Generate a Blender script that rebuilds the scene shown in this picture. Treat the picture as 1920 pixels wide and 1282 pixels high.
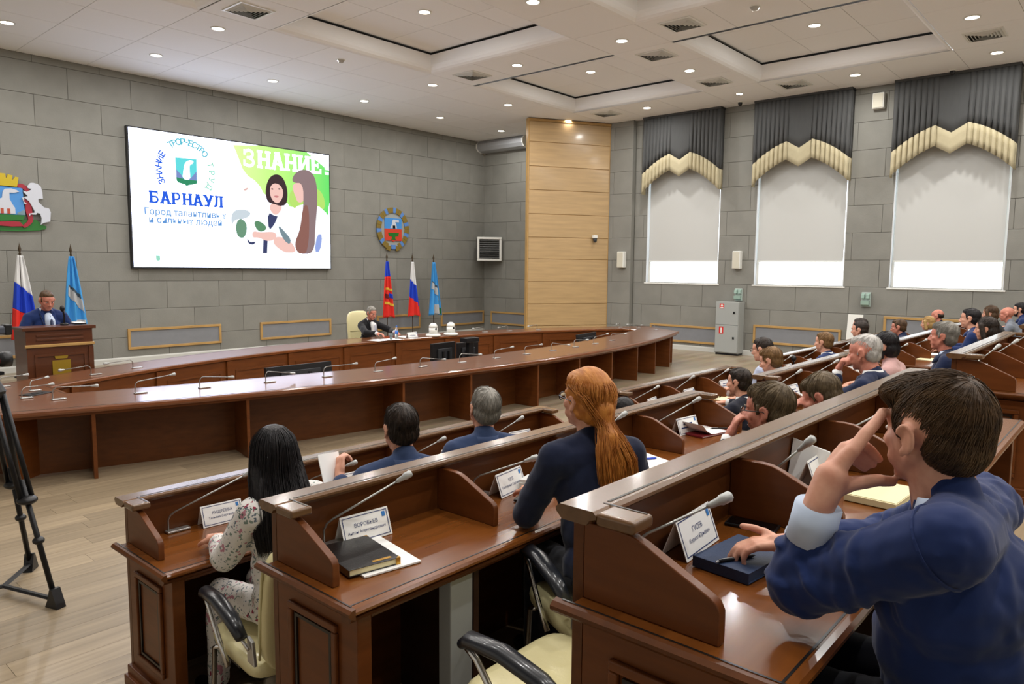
import bpy, bmesh, math, random
import numpy as np
from mathutils import Vector, Matrix, Euler
random.seed(7)
PI = math.pi
SC = bpy.context.scene
C = SC.collection
for o in list(bpy.data.objects): bpy.data.objects.remove(o)

# ------------------------------------------------------------------ camera, world, exposure
EYE = 2.15
cam = bpy.data.objects.new('camera', bpy.data.cameras.new('camera')); C.objects.link(cam)
cam.data.sensor_width = 36.0; cam.data.lens = 1362.2 / 1920 * 36.0; cam.data.clip_start = 0.02; cam.data.clip_end = 300
YAW, PITCH, ROLL = 0.851044, 0.101475, 0.0089808
_f = Vector((math.sin(YAW) * math.cos(PITCH), math.cos(YAW) * math.cos(PITCH), -math.sin(PITCH)))
_r = Vector((math.cos(YAW), -math.sin(YAW), 0)); _u = _r.cross(_f)
R_ = _r * math.cos(ROLL) + _u * math.sin(ROLL); U_ = -_r * math.sin(ROLL) + _u * math.cos(ROLL)
M = Matrix((R_, U_, -_f)).transposed().to_4x4(); M.translation = (0, 0, EYE); cam.matrix_world = M
SC.camera = cam
W = bpy.data.worlds.new('world'); SC.world = W; W.use_nodes = True
bg = W.node_tree.nodes['Background']; bg.inputs[0].default_value = (0.86, 0.93, 1.0, 1); bg.inputs[1].default_value = 5.5
SC.view_settings.view_transform = 'Standard'; SC.view_settings.look = 'None'
SC.view_settings.exposure = 0.0; SC.view_settings.gamma = 1.0; SC.view_settings.use_curve_mapping = False
SC.cycles.max_bounces = 8; SC.cycles.diffuse_bounces = 5; SC.cycles.glossy_bounces = 3
SC.cycles.sample_clamp_indirect = 6.0
SC.cycles.use_denoising = True
CEIL = 6.22
LAMP_W = 44.0          # every downlight
LAMP_COL = (1.0, 0.975, 0.94)

# ------------------------------------------------------------------ helpers
def lin(c):
    return tuple((v / 12.92 if v <= 0.04045 else ((v + 0.055) / 1.055) ** 2.4) for v in [x / 255 for x in c])
MATS = {}
def mat(name, rgb, rough=0.5, metal=0.0, var=0.0, scale=(8, 8, 8), bump=0.0, bscale=None, emit=0.0, coat=0.0, rand=0.0, spec=0.5, trans=0.0, sheen=0.0, rgb2=None, detail=3.0, alpha=1.0, ior=1.45):
    """procedural material: noise mixes rgb with rgb2 (or a darker rgb); rand = brightness change from piece to piece"""
    if name in MATS: return MATS[name]
    m = bpy.data.materials.new(name); MATS[name] = m; m.use_nodes = True
    nt = m.node_tree; b = nt.nodes['Principled BSDF']; L = nt.links.new
    c = (*lin(rgb), 1); b.inputs['Base Color'].default_value = c; m.diffuse_color = c
    b.inputs['Roughness'].default_value = rough; b.inputs['Metallic'].default_value = metal
    b.inputs['Specular IOR Level'].default_value = spec; b.inputs['IOR'].default_value = ior
    if coat: b.inputs['Coat Weight'].default_value = coat; b.inputs['Coat Roughness'].default_value = 0.12
    if trans: b.inputs['Transmission Weight'].default_value = trans
    if sheen: b.inputs['Sheen Weight'].default_value = sheen
    if alpha < 1: b.inputs['Alpha'].default_value = alpha
    if emit:
        b.inputs['Emission Color'].default_value = c; b.inputs['Emission Strength'].default_value = emit
    out = None
    if var or bump or rgb2:
        tc = nt.nodes.new('ShaderNodeTexCoord'); mp = nt.nodes.new('ShaderNodeMapping'); L(tc.outputs['Object'], mp.inputs[0]); mp.inputs['Scale'].default_value = scale
        nz = nt.nodes.new('ShaderNodeTexNoise'); nz.inputs['Scale'].default_value = 1.0; nz.inputs['Detail'].default_value = detail; L(mp.outputs[0], nz.inputs[0])
        oi = nt.nodes.new('ShaderNodeObjectInfo'); add = nt.nodes.new('ShaderNodeVectorMath'); add.operation = 'ADD'
        sc_ = nt.nodes.new('ShaderNodeMath'); sc_.operation = 'MULTIPLY'; sc_.inputs[1].default_value = 37.0 if rand else 0.0; L(oi.outputs['Random'], sc_.inputs[0])
        L(mp.outputs[0], add.inputs[0]); L(sc_.outputs[0], add.inputs[1]); L(add.outputs[0], nz.inputs[0])
        if var or rgb2:
            mx = nt.nodes.new('ShaderNodeMix'); mx.data_type = 'RGBA'
            c2 = lin(rgb2) if rgb2 else tuple(v * (1 - var) for v in c[:3])
            rp = nt.nodes.new('ShaderNodeMapRange'); rp.inputs[1].default_value = 0.3; rp.inputs[2].default_value = 0.7; L(nz.outputs['Fac'], rp.inputs[0])
            L(rp.outputs[0], mx.inputs['Factor']); mx.inputs['A'].default_value = c; mx.inputs['B'].default_value = (*c2, 1); out = mx.outputs['Result']
        if bump:
            bp = nt.nodes.new('ShaderNodeBump'); bp.inputs['Strength'].default_value = bump; bp.inputs['Distance'].default_value = 0.01
            if bscale:
                n2 = nt.nodes.new('ShaderNodeTexNoise'); m2 = nt.nodes.new('ShaderNodeMapping'); m2.inputs['Scale'].default_value = bscale; L(tc.outputs['Object'], m2.inputs[0]); L(m2.outputs[0], n2.inputs[0]); n2.inputs['Scale'].default_value = 1; n2.inputs['Detail'].default_value = 4
                L(n2.outputs['Fac'], bp.inputs['Height'])
            else: L(nz.outputs['Fac'], bp.inputs['Height'])
            L(bp.outputs[0], b.inputs['Normal'])
    if rand:
        oi = nt.nodes.new('ShaderNodeObjectInfo'); mr = nt.nodes.new('ShaderNodeMapRange'); L(oi.outputs['Random'], mr.inputs[0]); mr.inputs[3].default_value = 1 - rand; mr.inputs[4].default_value = 1 + rand
        hv = nt.nodes.new('ShaderNodeHueSaturation'); L(mr.outputs[0], hv.inputs['Value'])
        if out: L(out, hv.inputs['Color'])
        else: hv.inputs['Color'].default_value = c
        out = hv.outputs[0]
    if out: L(out, b.inputs['Base Color'])
    return m

class MB:
    """collects shapes into one mesh"""
    def __init__(s): s.v = []; s.f = []
    def add(s, vs, fs):
        n = len(s.v); s.v += [tuple(v) for v in vs]; s.f += [tuple(i + n for i in f) for f in fs]; return s
    def box(s, x0, x1, y0, y1, z0, z1, T=None):
        vs = [Vector((x, y, z)) for z in (z0, z1) for y in (y0, y1) for x in (x0, x1)]
        if T is not None: vs = [T @ v for v in vs]
        return s.add(vs, [(0, 2, 3, 1), (4, 5, 7, 6), (0, 1, 5, 4), (2, 6, 7, 3), (0, 4, 6, 2), (1, 3, 7, 5)])
    def prism(s, pts, axis, a, b, T=None):
        """polygon pts (2d) extruded along axis from a to b; axis x: pts=(y,z), y: (x,z), z: (x,y)"""
        def P(p, t): return Vector((t, p[0], p[1]) if axis == 'x' else (p[0], t, p[1]) if axis == 'y' else (p[0], p[1], t))
        n = len(pts); vs = [P(p, a) for p in pts] + [P(p, b) for p in pts]
        if T is not None: vs = [T @ v for v in vs]
        fs = [(i, (i + 1) % n, n + (i + 1) % n, n + i) for i in range(n)] + [tuple(range(n))[::-1], tuple(range(n, 2 * n))]
        return s.add(vs, fs)
    def tube(s, path, r, seg=8, caps=True, flat=1.0):
        path = [Vector(p) for p in path]; n = len(path); rs = r if isinstance(r, (list, tuple)) else [r] * n
        vs = []; prev = None
        for i, p in enumerate(path):
            d = (path[min(i + 1, n - 1)] - path[max(i - 1, 0)]).normalized()
            if prev is None:
                a = Vector((0, 0, 1)) if abs(d.z) < 0.9 else Vector((1, 0, 0)); u = d.cross(a).normalized()
            else: u = (prev - d * prev.dot(d)).normalized()
            prev = u; w = d.cross(u)
            for k in range(seg):
                t = 2 * PI * k / seg; vs.append(p + (u * math.cos(t) + w * math.sin(t) * flat) * rs[i])
        fs = [(i * seg + k, i * seg + (k + 1) % seg, (i + 1) * seg + (k + 1) % seg, (i + 1) * seg + k) for i in range(n - 1) for k in range(seg)]
        if caps: fs += [tuple(range(seg))[::-1], tuple(range((n - 1) * seg, n * seg))]
        return s.add(vs, fs)
    def lathe(s, prof, c=(0, 0, 0), seg=20, T=None):
        """prof: (radius, z) list"""
        vs = []; n = len(prof)
        for r, z in prof:
            for k in range(seg):
                t = 2 * PI * k / seg; v = Vector((r * math.cos(t), r * math.sin(t), z))
                if T is not None: v = T @ v
                vs.append(v + Vector(c))
        fs = [(i * seg + k, i * seg + (k + 1) % seg, (i + 1) * seg + (k + 1) % seg, (i + 1) * seg + k) for i in range(n - 1) for k in range(seg)]
        fs += [tuple(range(seg))[::-1], tuple(range((n - 1) * seg, n * seg))]
        return s.add(vs, fs)
    def ball(s, c, r, T=None, seg=14, rings=9):
        r = (r, r, r) if not isinstance(r, (tuple, list)) else r; vs = []; c = Vector(c)
        for i in range(rings + 1):
            ph = PI * i / rings
            for k in range(seg):
                t = 2 * PI * k / seg; v = Vector((r[0] * math.sin(ph) * math.cos(t), r[1] * math.sin(ph) * math.sin(t), r[2] * math.cos(ph)))
                if T is not None: v = T @ v
                vs.append(v + c)
        fs = [(i * seg + k, (i + 1) * seg + k, (i + 1) * seg + (k + 1) % seg, i * seg + (k + 1) % seg) for i in range(rings) for k in range(seg)]
        return s.add(vs, fs)
    def ring(s, outer, inner, z0, z1):
        """flat ring between two closed 2d polylines with the same number of points"""
        n = len(outer); vs = [(p[0], p[1], z) for z in (z0, z1) for q in (outer, inner) for p in q]
        fs = []
        for i in range(n):
            j = (i + 1) % n
            fs += [(i, j, 2 * n + j, 2 * n + i), (n + j, n + i, 3 * n + i, 3 * n + j), (2 * n + i, 2 * n + j, 3 * n + j, 3 * n + i), (j, i, n + i, n + j)]
        return s.add(vs, fs)
    def mesh(s, name, m=None, smooth=False, merge=False, normals=True):
        me = bpy.data.meshes.new(name); me.from_pydata(s.v, [], s.f)
        bm = bmesh.new(); bm.from_mesh(me)
        if merge: bmesh.ops.remove_doubles(bm, verts=bm.verts, dist=1e-5)
        if normals: bmesh.ops.recalc_face_normals(bm, faces=bm.faces)
        bm.to_mesh(me); bm.free()
        if smooth: me.polygons.foreach_set('use_smooth', [True] * len(me.polygons))
        if m: me.materials.append(m)
        return me
    def build(s, name, m, parent=None, smooth=False, bevel=0.0, loc=None, bseg=2, merge=False, normals=True):
        o = bpy.data.objects.new(name, s.mesh(name, m, smooth, merge, normals)); C.objects.link(o)
        if parent: o.parent = parent
        if loc: o.location = loc
        if bevel:
            b = o.modifiers.new('bevel', 'BEVEL'); b.width = bevel; b.segments = bseg; b.limit_method = 'ANGLE'; b.angle_limit = 0.6
            if not smooth: o.data.polygons.foreach_set('use_smooth', [True] * len(o.data.polygons)); b.harden_normals = True
        return o
def tag(o, label, cat, group=None):
    o['label'] = label; o['category'] = cat
    if group: o['group'] = group
    return o
def thing(name, label, cat, loc=(0, 0, 0), rz=0, group=None):
    o = bpy.data.objects.new(name, None); C.objects.link(o); o.empty_display_size = 0.1
    o.location = loc; o.rotation_euler = (0, 0, rz); return tag(o, label, cat, group)
def struct(o): o['kind'] = 'structure'; return o
def inst(name, me, parent=None, loc=(0, 0, 0), rz=0, scale=None):
    o = bpy.data.objects.new(name, me); C.objects.link(o); o.location = loc; o.rotation_euler = (0, 0, rz)
    if parent: o.parent = parent
    if scale: o.scale = scale
    return o
def copy_tree(o, parent=None):
    c = o.copy(); C.objects.link(c)
    if parent: c.parent = parent
    for ch in list(o.children): copy_tree(ch, c)
    return c
TMP = bpy.data.scenes.new('tmp')
def bake(me, mods):
    """mesh -> mesh with modifiers applied, done in a scratch scene"""
    o = bpy.data.objects.new('scratch', me); TMP.collection.objects.link(o)
    for kind, props in mods:
        md = o.modifiers.new(kind, kind)
        for k, v in props.items(): setattr(md, k, v)
    vl = TMP.view_layers[0]; vl.update()
    r = bpy.data.meshes.new_from_object(o.evaluated_get(vl.depsgraph), preserve_all_data_layers=False, depsgraph=vl.depsgraph)
    bpy.data.objects.remove(o); return r
def text_mesh(body, size, align='CENTER', depth=0.0, space=1.0, shear=0.0, off=0.0):
    cu = bpy.data.curves.new('lettering', 'FONT'); cu.body = body; cu.size = size; cu.align_x = align; cu.align_y = 'CENTER'; cu.extrude = depth; cu.resolution_u = 3; cu.shear = shear; cu.space_character = space; cu.offset = off
    o = bpy.data.objects.new('scratch', cu); TMP.collection.objects.link(o); vl = TMP.view_layers[0]; vl.update()
    r = bpy.data.meshes.new_from_object(o.evaluated_get(vl.depsgraph), depsgraph=vl.depsgraph); bpy.data.objects.remove(o); return r

# ------------------------------------------------------------------ materials
OAK = mat('oak_plank', (158, 140, 114), 0.36, var=0.30, scale=(1.6, 26, 1), rand=0.17, bump=0.06, coat=0.15)
WOOD = mat('brown_veneer', (108, 59, 25), 0.36, var=0.28, scale=(3, 3, 22), coat=0.08, bump=0.02, detail=5, spec=0.3)
WOODX = mat('brown_veneer_lengthwise', (96, 53, 22), 0.35, var=0.28, scale=(2, 24, 24), coat=0.08, bump=0.02, detail=5, spec=0.3)
WOODTOP = mat('brown_desk_top', (120, 68, 26), 0.24, var=0.22, scale=(2.2, 22, 22), coat=0.3, detail=5, spec=0.4)
RAILW = mat('brown_rail_cap', (108, 77, 49), 0.26, var=0.22, scale=(2, 30, 30), coat=0.4)  # rail caps, a greyer and lighter brown than the veneer
DARKW = mat('dark_inner_panel', (62, 38, 25), 0.45, var=0.3, scale=(3, 3, 18))
INLAY = mat('black_inlay', (22, 18, 16), 0.35)
PINE = mat('pale_wood_panel', (190, 159, 114), 0.32, var=0.2, scale=(1.2, 1.2, 15), rand=0.04, coat=0.2, detail=6)
PINETRIM = mat('pale_wood_trim', (186, 148, 90), 0.4, var=0.2, scale=(3, 3, 3))
STONE = mat('grey_wall_block', (134, 133, 126), 0.75, var=0.13, scale=(2.2, 2.2, 2.2), rand=0.035, bump=0.25, bscale=(55, 55, 55), detail=6)
JOINT = mat('wall_joint', (94, 94, 86), 0.9, var=0.1)
TILE = mat('ceiling_tile', (240, 240, 240), 0.85, rand=0.012, bump=0.08, scale=(60, 60, 60))
TILEJ = mat('ceiling_joint', (160, 158, 152), 0.9)
WHITE = mat('white_paint', (222, 222, 218), 0.5)
WPLAST = mat('white_plastic', (226, 226, 220), 0.35)
GREYP = mat('grey_panel', (128, 130, 134), 0.5, var=0.06)
BLACK = mat('black_plastic', (20, 20, 22), 0.38)
BLACKM = mat('black_metal', (26, 26, 28), 0.4, metal=0.4)
CHROME = mat('chrome', (205, 205, 205), 0.18, metal=1.0)
SILVER = mat('silver_metal', (190, 190, 188), 0.35, metal=0.8)
GREYM = mat('grey_cabinet', (158, 161, 158), 0.45)
CREAM = mat('cream_leather', (214, 204, 156), 0.38, bump=0.12, scale=(120, 120, 120))
PAPER = mat('white_paper', (238, 238, 236), 0.8)
PAPERY = mat('cream_paper', (232, 222, 178), 0.8)
GLASS = mat('clear_glass', (245, 250, 250), 0.02, trans=1.0)
LAMP = mat('lamp_disc', (255, 244, 226), 0.5, emit=14.0)
GREYCL = mat('grey_curtain', (72, 73, 73), 0.9, var=0.1, scale=(30, 30, 4))
CREAMCL = mat('cream_curtain_trim', (180, 170, 140), 0.85, var=0.06, scale=(20, 20, 20))

# ------------------------------------------------------------------ floor
XW, YW = 17.72, 16.8           # window wall plane, front wall plane
XL, YB = -4.5, -4.5            # left and back walls, out of view
FX0, FX1, FY0, FY1 = -2.6, 6.4, 2.6, 8.3    # planks laid one by one
floor = struct(MB().box(XL, XW + .4, YB, YW + .4, -0.3, -0.012).build('floor', mat('floor_screed', (96, 82, 62), 0.8)))
def plank_mat():
    m = bpy.data.materials.new('oak_floor_far'); m.use_nodes = True; nt = m.node_tree; b = nt.nodes['Principled BSDF']; L = nt.links.new
    tc = nt.nodes.new('ShaderNodeTexCoord'); br = nt.nodes.new('ShaderNodeTexBrick'); L(tc.outputs['Object'], br.inputs[0])
    br.inputs['Scale'].default_value = 1; br.inputs['Brick Width'].default_value = 1.25; br.inputs['Row Height'].default_value = 0.19; br.inputs['Mortar Size'].default_value = 0.0015; br.offset = 0.37
    br.inputs['Color1'].default_value = (*lin((168, 150, 122)), 1); br.inputs['Color2'].default_value = (*lin((142, 124, 98)), 1); br.inputs['Mortar'].default_value = (*lin((90, 76, 58)), 1)
    mp = nt.nodes.new('ShaderNodeMapping'); mp.inputs['Scale'].default_value = (1.6, 26, 1); L(tc.outputs['Object'], mp.inputs[0])
    nz = nt.nodes.new('ShaderNodeTexNoise'); nz.inputs['Scale'].default_value = 1; L(mp.outputs[0], nz.inputs[0])
    mx = nt.nodes.new('ShaderNodeMix'); mx.data_type = 'RGBA'; mx.blend_type = 'MULTIPLY'; mx.inputs['Factor'].default_value = 0.5; L(br.outputs[0], mx.inputs['A']); L(nz.outputs['Color'], mx.inputs['B'])
    gm = nt.nodes.new('ShaderNodeGamma'); gm.inputs[1].default_value = 0.88; L(mx.outputs['Result'], gm.inputs[0])
    L(gm.outputs[0], b.inputs['Base Color']); b.inputs['Roughness'].default_value = 0.34; b.inputs['Coat Weight'].default_value = 0.15
    return m
fp = MB()
for a in ((XL, FX0, YB, YW), (FX1, XW, YB, YW), (FX0, FX1, FY1, YW), (FX0, FX1, YB, FY0)): fp.box(*a, -0.012, 0.0)
fb = fp.build('boarding', plank_mat(), floor); fb['kind'] = 'stuff'
pk = MB().box(-0.624, 0.624, -0.0942, 0.0942, -0.011, 0.0).mesh('plank', OAK)
_pcache = {}
row = 0; y = FY0
while y < FY1 - 0.01:
    x = FX0 - random.uniform(0, 1.2)
    while x < FX1:
        a, b_ = max(x, FX0), min(x + 1.25, FX1)
        if b_ - a > 0.06:
            o = inst('plank', pk, floor, ((a + b_) / 2, y + 0.095, random.uniform(-0.0006, 0)))
            if b_ - a < 1.249: o.scale = ((b_ - a) / 1.25, 1, 1)
        x += 1.25
    y += 0.19; row += 1

# ------------------------------------------------------------------ walls of coursed blocks
CH, BW = 0.613, 1.22
def courses(wall, make, u0, u1, holes, phase):
    z0 = -0.053; k = 0
    while z0 < CEIL - 0.02:
        zb, zt = max(z0, 0.0), min(z0 + CH, CEIL)
        segs = []; u = u0 - BW + ((phase + k * 0.5) % 1.0) * BW
        while u < u1:
            segs.append((max(u, u0), min(u + BW, u1))); u += BW
        for h0, h1, hz0, hz1 in holes:
            if (zb + zt) / 2 > hz0 and (zb + zt) / 2 < hz1:
                ns = []
                for a, b in segs:
                    if b <= h0 or a >= h1: ns.append((a, b))
                    else:
                        if a < h0: ns.append((a, h0))
                        if b > h1: ns.append((h1, b))
                segs = ns
        for a, b in segs:
            if b - a > 0.03: make(wall, a, b, zb, zt)
        z0 += CH; k += 1
_bm = {}
def unit_block(w, h):
    key = (round(w, 3), round(h, 3))
    if key not in _bm:
        g = 0.0035; c = 0.006; q = MB()
        a, b = w / 2 - g, h / 2 - g
        vs = [(sx * (a - d), yy, sz * (b - d)) for yy, d in ((0.0, 0), (-0.008, 0), (-0.012, c)) for sx, sz in ((-1, -1), (1, -1), (1, 1), (-1, 1))]
        fs = [(i + j, i + (j + 1) % 4, i + 4 + (j + 1) % 4, i + 4 + j) for i in (0, 4) for j in range(4)] + [(8, 9, 10, 11)]
        q.add(vs, fs); _bm[key] = q.mesh('block', STONE)
    return _bm[key]
wall_front = struct(MB().box(XL, XW + .4, YW, YW + .3, 0, CEIL).build('wall_front', JOINT))
def mk_front(w, a, b, z0, z1): inst('block', unit_block(b - a, z1 - z0), w, ((a + b) / 2, YW, (z0 + z1) / 2))
courses(wall_front, mk_front, -0.6, XW, [], 0.44)
WIN = [(8.46, 10.60), (5.36, 7.50), (2.26, 4.40)]
WZ0, WZ1 = 1.787, 5.465
wr = MB(); ys = [YB, 2.26, 4.40, 5.36, 7.50, 8.46, 10.60, YW]
for i in range(0, 8, 2): wr.box(XW, XW + .35, ys[i], ys[i + 1], 0, CEIL)
for a, b in WIN: wr.box(XW, XW + .35, a, b, 0, WZ0).box(XW, XW + .35, a, b, WZ1, CEIL)
wall_right = struct(wr.build('wall_right', JOINT))
def mk_right(w, a, b, z0, z1): inst('block', unit_block(b - a, z1 - z0), w, (XW, (a + b) / 2, (z0 + z1) / 2), -PI / 2)
courses(wall_right, mk_right, -1.0, 11.0, [(a, b, WZ0, WZ1) for a, b in WIN], 0.1)
# pilaster beside the wooden screen, 0.14 proud
pil = struct(MB().box(XW - .14, XW, 11.02, 12.4, 0, CEIL).build('trim_1', STONE))
courses(pil, lambda w, a, b, z0, z1: inst('block', unit_block(b - a, z1 - z0), w, (XW - .14, (a + b) / 2, (z0 + z1) / 2), -PI / 2), 11.02, 12.4, [], 0.0)
courses(wall_right, mk_right, 12.4, YW, [], 0.3)
wall_left = struct(MB().box(XL - .3, XL, YB, YW, 0, CEIL).build('wall_left', WHITE))
wall_back = struct(MB().box(XL, XW, YB - .3, YB, 0, CEIL).build('wall_back', WHITE))
BB = mat('white_skirting', (196, 196, 190), 0.5)
struct(MB().prism([(YW, 0), (YW - .03, 0), (YW - .03, .10), (YW - .018, .13), (YW, .13)], 'x', XL, XW).build('baseboard_front', BB))
struct(MB().prism([(XW, 0), (XW - .03, 0), (XW - .03, .10), (XW - .018, .13), (XW, .13)], 'y', -1.0, 11.0).build('baseboard_right', BB))

# ------------------------------------------------------------------ ceiling of square tiles with sunk coffers
TX0, TY0, TS = 5.80, 14.32, 1.25
COF = [(8.93, 9.94), (14.0, 9.94), (14.0, 4.95), (8.93, 4.95), (3.9, 9.94), (3.9, 4.95)]
ceiling = struct(MB().box(XL, XW + .4, YB, YW + .4, CEIL + .62, CEIL + .8).build('ceiling', TILEJ))
gb = MB(); HC = 1.875
def in_cof(x, y, e=0.0): return any(abs(x - cx) < HC - e and abs(y - cy) < HC - e for cx, cy in COF)
tm = MB(); a = TS / 2 - .004
tm.add([(sx * (a - d), sy * (a - d), zz) for zz, d in ((.006, 0), (.002, 0), (0, .006)) for sx, sy in ((-1, -1), (1, -1), (1, 1), (-1, 1))],
       [(i + j, i + (j + 1) % 4, i + 4 + (j + 1) % 4, i + 4 + j) for i in (0, 4) for j in range(4)] + [(8, 9, 10, 11)])
tile_me = tm.mesh('tile', TILE)
nx0, nx1 = int((XL - TX0) // TS), int((XW - TX0) // TS) + 1
ny0, ny1 = int((TY0 - YW) // TS), int((TY0 - YB) // TS) + 1
lights_xy = []
for i in range(nx0, nx1):
    for j in range(ny0, ny1):
        x, y = TX0 + (i + .5) * TS, TY0 - (j + .5) * TS
        if in_cof(x, y): continue
        x0, x1, y0, y1 = max(x - TS / 2, XL), min(x + TS / 2, XW + .02), max(y - TS / 2, YB), min(y + TS / 2, YW + .02)
        if x1 - x0 < .02 or y1 - y0 < .02: continue
        gb.add([(x0, y0, CEIL + .005), (x1, y0, CEIL + .005), (x1, y1, CEIL + .005), (x0, y1, CEIL + .005)], [(0, 1, 2, 3)])
        if y > -2 and x > -2:
            o = inst('tile', tile_me, ceiling, ((x0 + x1) / 2, (y0 + y1) / 2, CEIL)); o.scale = ((x1 - x0) / TS, (y1 - y0) / TS, 1)
gb.build('tile_grid', TILEJ, ceiling)
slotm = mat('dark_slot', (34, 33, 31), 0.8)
for cx, cy in COF:
    # cove: quarter-round lip at the bottom, upright side, dark slot, raised ceiling
    prof = [(HC, 0.0), (HC - .05, .012), (HC - .10, .045), (HC - .13, .09), (HC - .145, .14), (HC - .15, .34)]
    q = MB()
    for a_, b_ in zip(prof, prof[1:]):
        vs = [(cx + sx * r, cy + sy * r, CEIL + z) for r, z in (a_, b_) for sx, sy in ((-1, -1), (1, -1), (1, 1), (-1, 1))]
        q.add(vs, [(k, (k + 1) % 4, 4 + (k + 1) % 4, 4 + k) for k in range(4)])
    s_ = q.build('coffer_side', TILE, ceiling, smooth=False, normals=False)
    r0, r1 = HC - .15, HC - .15
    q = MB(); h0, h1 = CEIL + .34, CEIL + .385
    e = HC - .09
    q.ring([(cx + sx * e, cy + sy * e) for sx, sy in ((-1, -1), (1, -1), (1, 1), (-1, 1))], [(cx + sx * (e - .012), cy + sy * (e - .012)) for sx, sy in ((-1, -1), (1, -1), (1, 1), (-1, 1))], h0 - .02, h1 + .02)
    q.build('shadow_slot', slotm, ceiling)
    c2 = MB().box(cx - HC + .09, cx + HC - .09, cy - HC + .09, cy + HC - .09, CEIL + .395, CEIL + .41).build('coffer_backing', TILEJ, ceiling)
    for i in (-1, 0, 1):
        for j in (-1, 0, 1):
            lo = [cx + i * TS - TS / 2, cx + i * TS + TS / 2, cy + j * TS - TS / 2, cy + j * TS + TS / 2]
            lim = HC - .15
            x0, x1 = max(lo[0], cx - lim), min(lo[1], cx + lim); y0, y1 = max(lo[2], cy - lim), min(lo[3], cy + lim)
            o = inst('tile', tile_me, ceiling, ((x0 + x1) / 2, (y0 + y1) / 2, CEIL + .385)); o.scale = ((x1 - x0) / TS, (y1 - y0) / TS, 1)
# downlights on a 2.5 m grid
lm = bpy.data.lights.new('downlight_lamp', 'AREA'); lm.shape = 'DISK'; lm.size = 0.19; lm.energy = LAMP_W; lm.color = LAMP_COL
ring_me = MB().lathe([(.095, 0), (.125, 0), (.125, -.006), (.11, -.014), (.1, -.012), (.095, -.002)], seg=24).mesh('rim', WPLAST, True)
disc_me = MB().lathe([(.097, -.001), (.097, -.006), (.06, -.008)], seg=24).mesh('diffuser', LAMP)
COLN = ['window-side', 'second from the window side', 'third from the window side', 'fourth from the window side', 'fifth from the window side', 'left-hand', 'far left-hand']
ROWN = ['row along the front wall', 'second row from the front wall', 'third row from the front wall', 'fourth row from the front wall', 'fifth row from the front wall', 'sixth row from the front wall']
for i, x in enumerate((16.45, 13.97, 11.42, 8.93, 6.42, 3.95, 1.45)):
    for j, y in enumerate((14.93, 12.45, 9.94, 7.46, 4.97, 2.48, 0.0, -2.5)):
        z = CEIL + (.385 if in_cof(x, y, .3) else 0) - .001
        seen = (i, j) in {(5, 0), (4, 0), (4, 1), (3, 0), (2, 0), (3, 2), (2, 1), (1, 0), (0, 0), (1, 1), (2, 2), (3, 3), (1, 2), (2, 3), (0, 2), (1, 3), (1, 4), (0, 4), (1, 5), (0, 5)}
        if seen:
            t = thing('downlight', f'round recessed ceiling downlight, {ROWN[j]}, {COLN[i]} column', 'light', (x, y, z), group='round ceiling downlights')
            inst('rim', ring_me, t); inst('diffuser', disc_me, t)
        lo = bpy.data.objects.new('downlight_lamp', lm); C.objects.link(lo); lo.location = (x, y, z - .02); lo['kind'] = 'helper'
# ------------------------------------------------------------------ stepped floor under the audience
TIER = {1: 0.0, 2: 0.3, 3: 0.6, 4: 0.9}
RAILY = {1: 3.83, 2: 2.42, 3: 1.02}
stepm = mat('platform_boards', (150, 128, 98), 0.4, var=0.25, scale=(1.6, 26, 1))
for k, (y1, y0) in enumerate(((2.50, 1.10), (1.10, -.30), (-.30, YB)), 2):
    struct(MB().box(1.24, XW - .04, y0, y1, 0.0, TIER[k]).build(f'floor_tier_{k}', stepm))

# ------------------------------------------------------------------ wooden screen across the corner
A, B = Vector((15.42, 13.0)), Vector((17.56, 11.75)); d = (B - A); SL = d.length
col = struct(MB().box(0, SL, .02, .16, 0, CEIL - .02).build('wall_wood_screen', PINETRIM)); col.location = (A.x, A.y, 0); col.rotation_euler.z = math.atan2(d.y, d.x)
zj = [0.54, 1.158, 1.777, 2.406, 3.002, 3.64, 4.29, 4.93, 5.58]
zz = [0.0] + zj + [6.13]
for z0, z1 in zip(zz, zz[1:]):
    MB().box(.04, SL - .03, 0, .035, z0 + .008, z1 - .008).build('panel', PINE, col, bevel=.004)
MB().box(0, SL, -.012, .03, 6.13, CEIL - .02).build('top_trim', PINETRIM, col, bevel=.006)
MB().box(0, .035, -.006, .03, 0, 6.13).build('edge_trim', PINETRIM, col)
t = thing('security_camera', 'small white dome camera on the pale wooden screen', 'camera', (17.14, 11.975, 2.97))
t.rotation_euler.z = math.atan2(d.y, d.x)
MB().box(-.07, .07, -.12, 0, .03, .12).build('bracket', WPLAST, t, bevel=.02)
MB().lathe([(.055, .03), (.06, 0), (.05, -.05), (.03, -.075), (0.005, -.085)], (0, -.08, 0)).build('dome', mat('dark_lens', (58, 60, 64), .1), t, smooth=True)
# air curtain under the ceiling in the corner
t = thing('air_curtain', 'long silver air curtain unit under the ceiling in the corner', 'heater', (XW, 15.8, 5.86))
MB().prism([(0, .36), (-.30, .36), (-.42, .26), (-.42, .14), (-.34, .04), (-.2, 0), (0, 0)], 'y', -.95, .95).build('housing', mat('pale_silver_shell', (176, 178, 182), .35, metal=.3), t)
MB().prism([(0, .37), (-.31, .37), (-.43, .26), (-.43, .13), (-.35, .03), (-.2, -.01), (0, -.01)], 'y', -.99, -.95).build('end_cap', WPLAST, t)
MB().prism([(0, .37), (-.31, .37), (-.43, .26), (-.43, .13), (-.35, .03), (-.2, -.01), (0, -.01)], 'y', .95, .99).build('end_cap', WPLAST, t)
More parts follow.
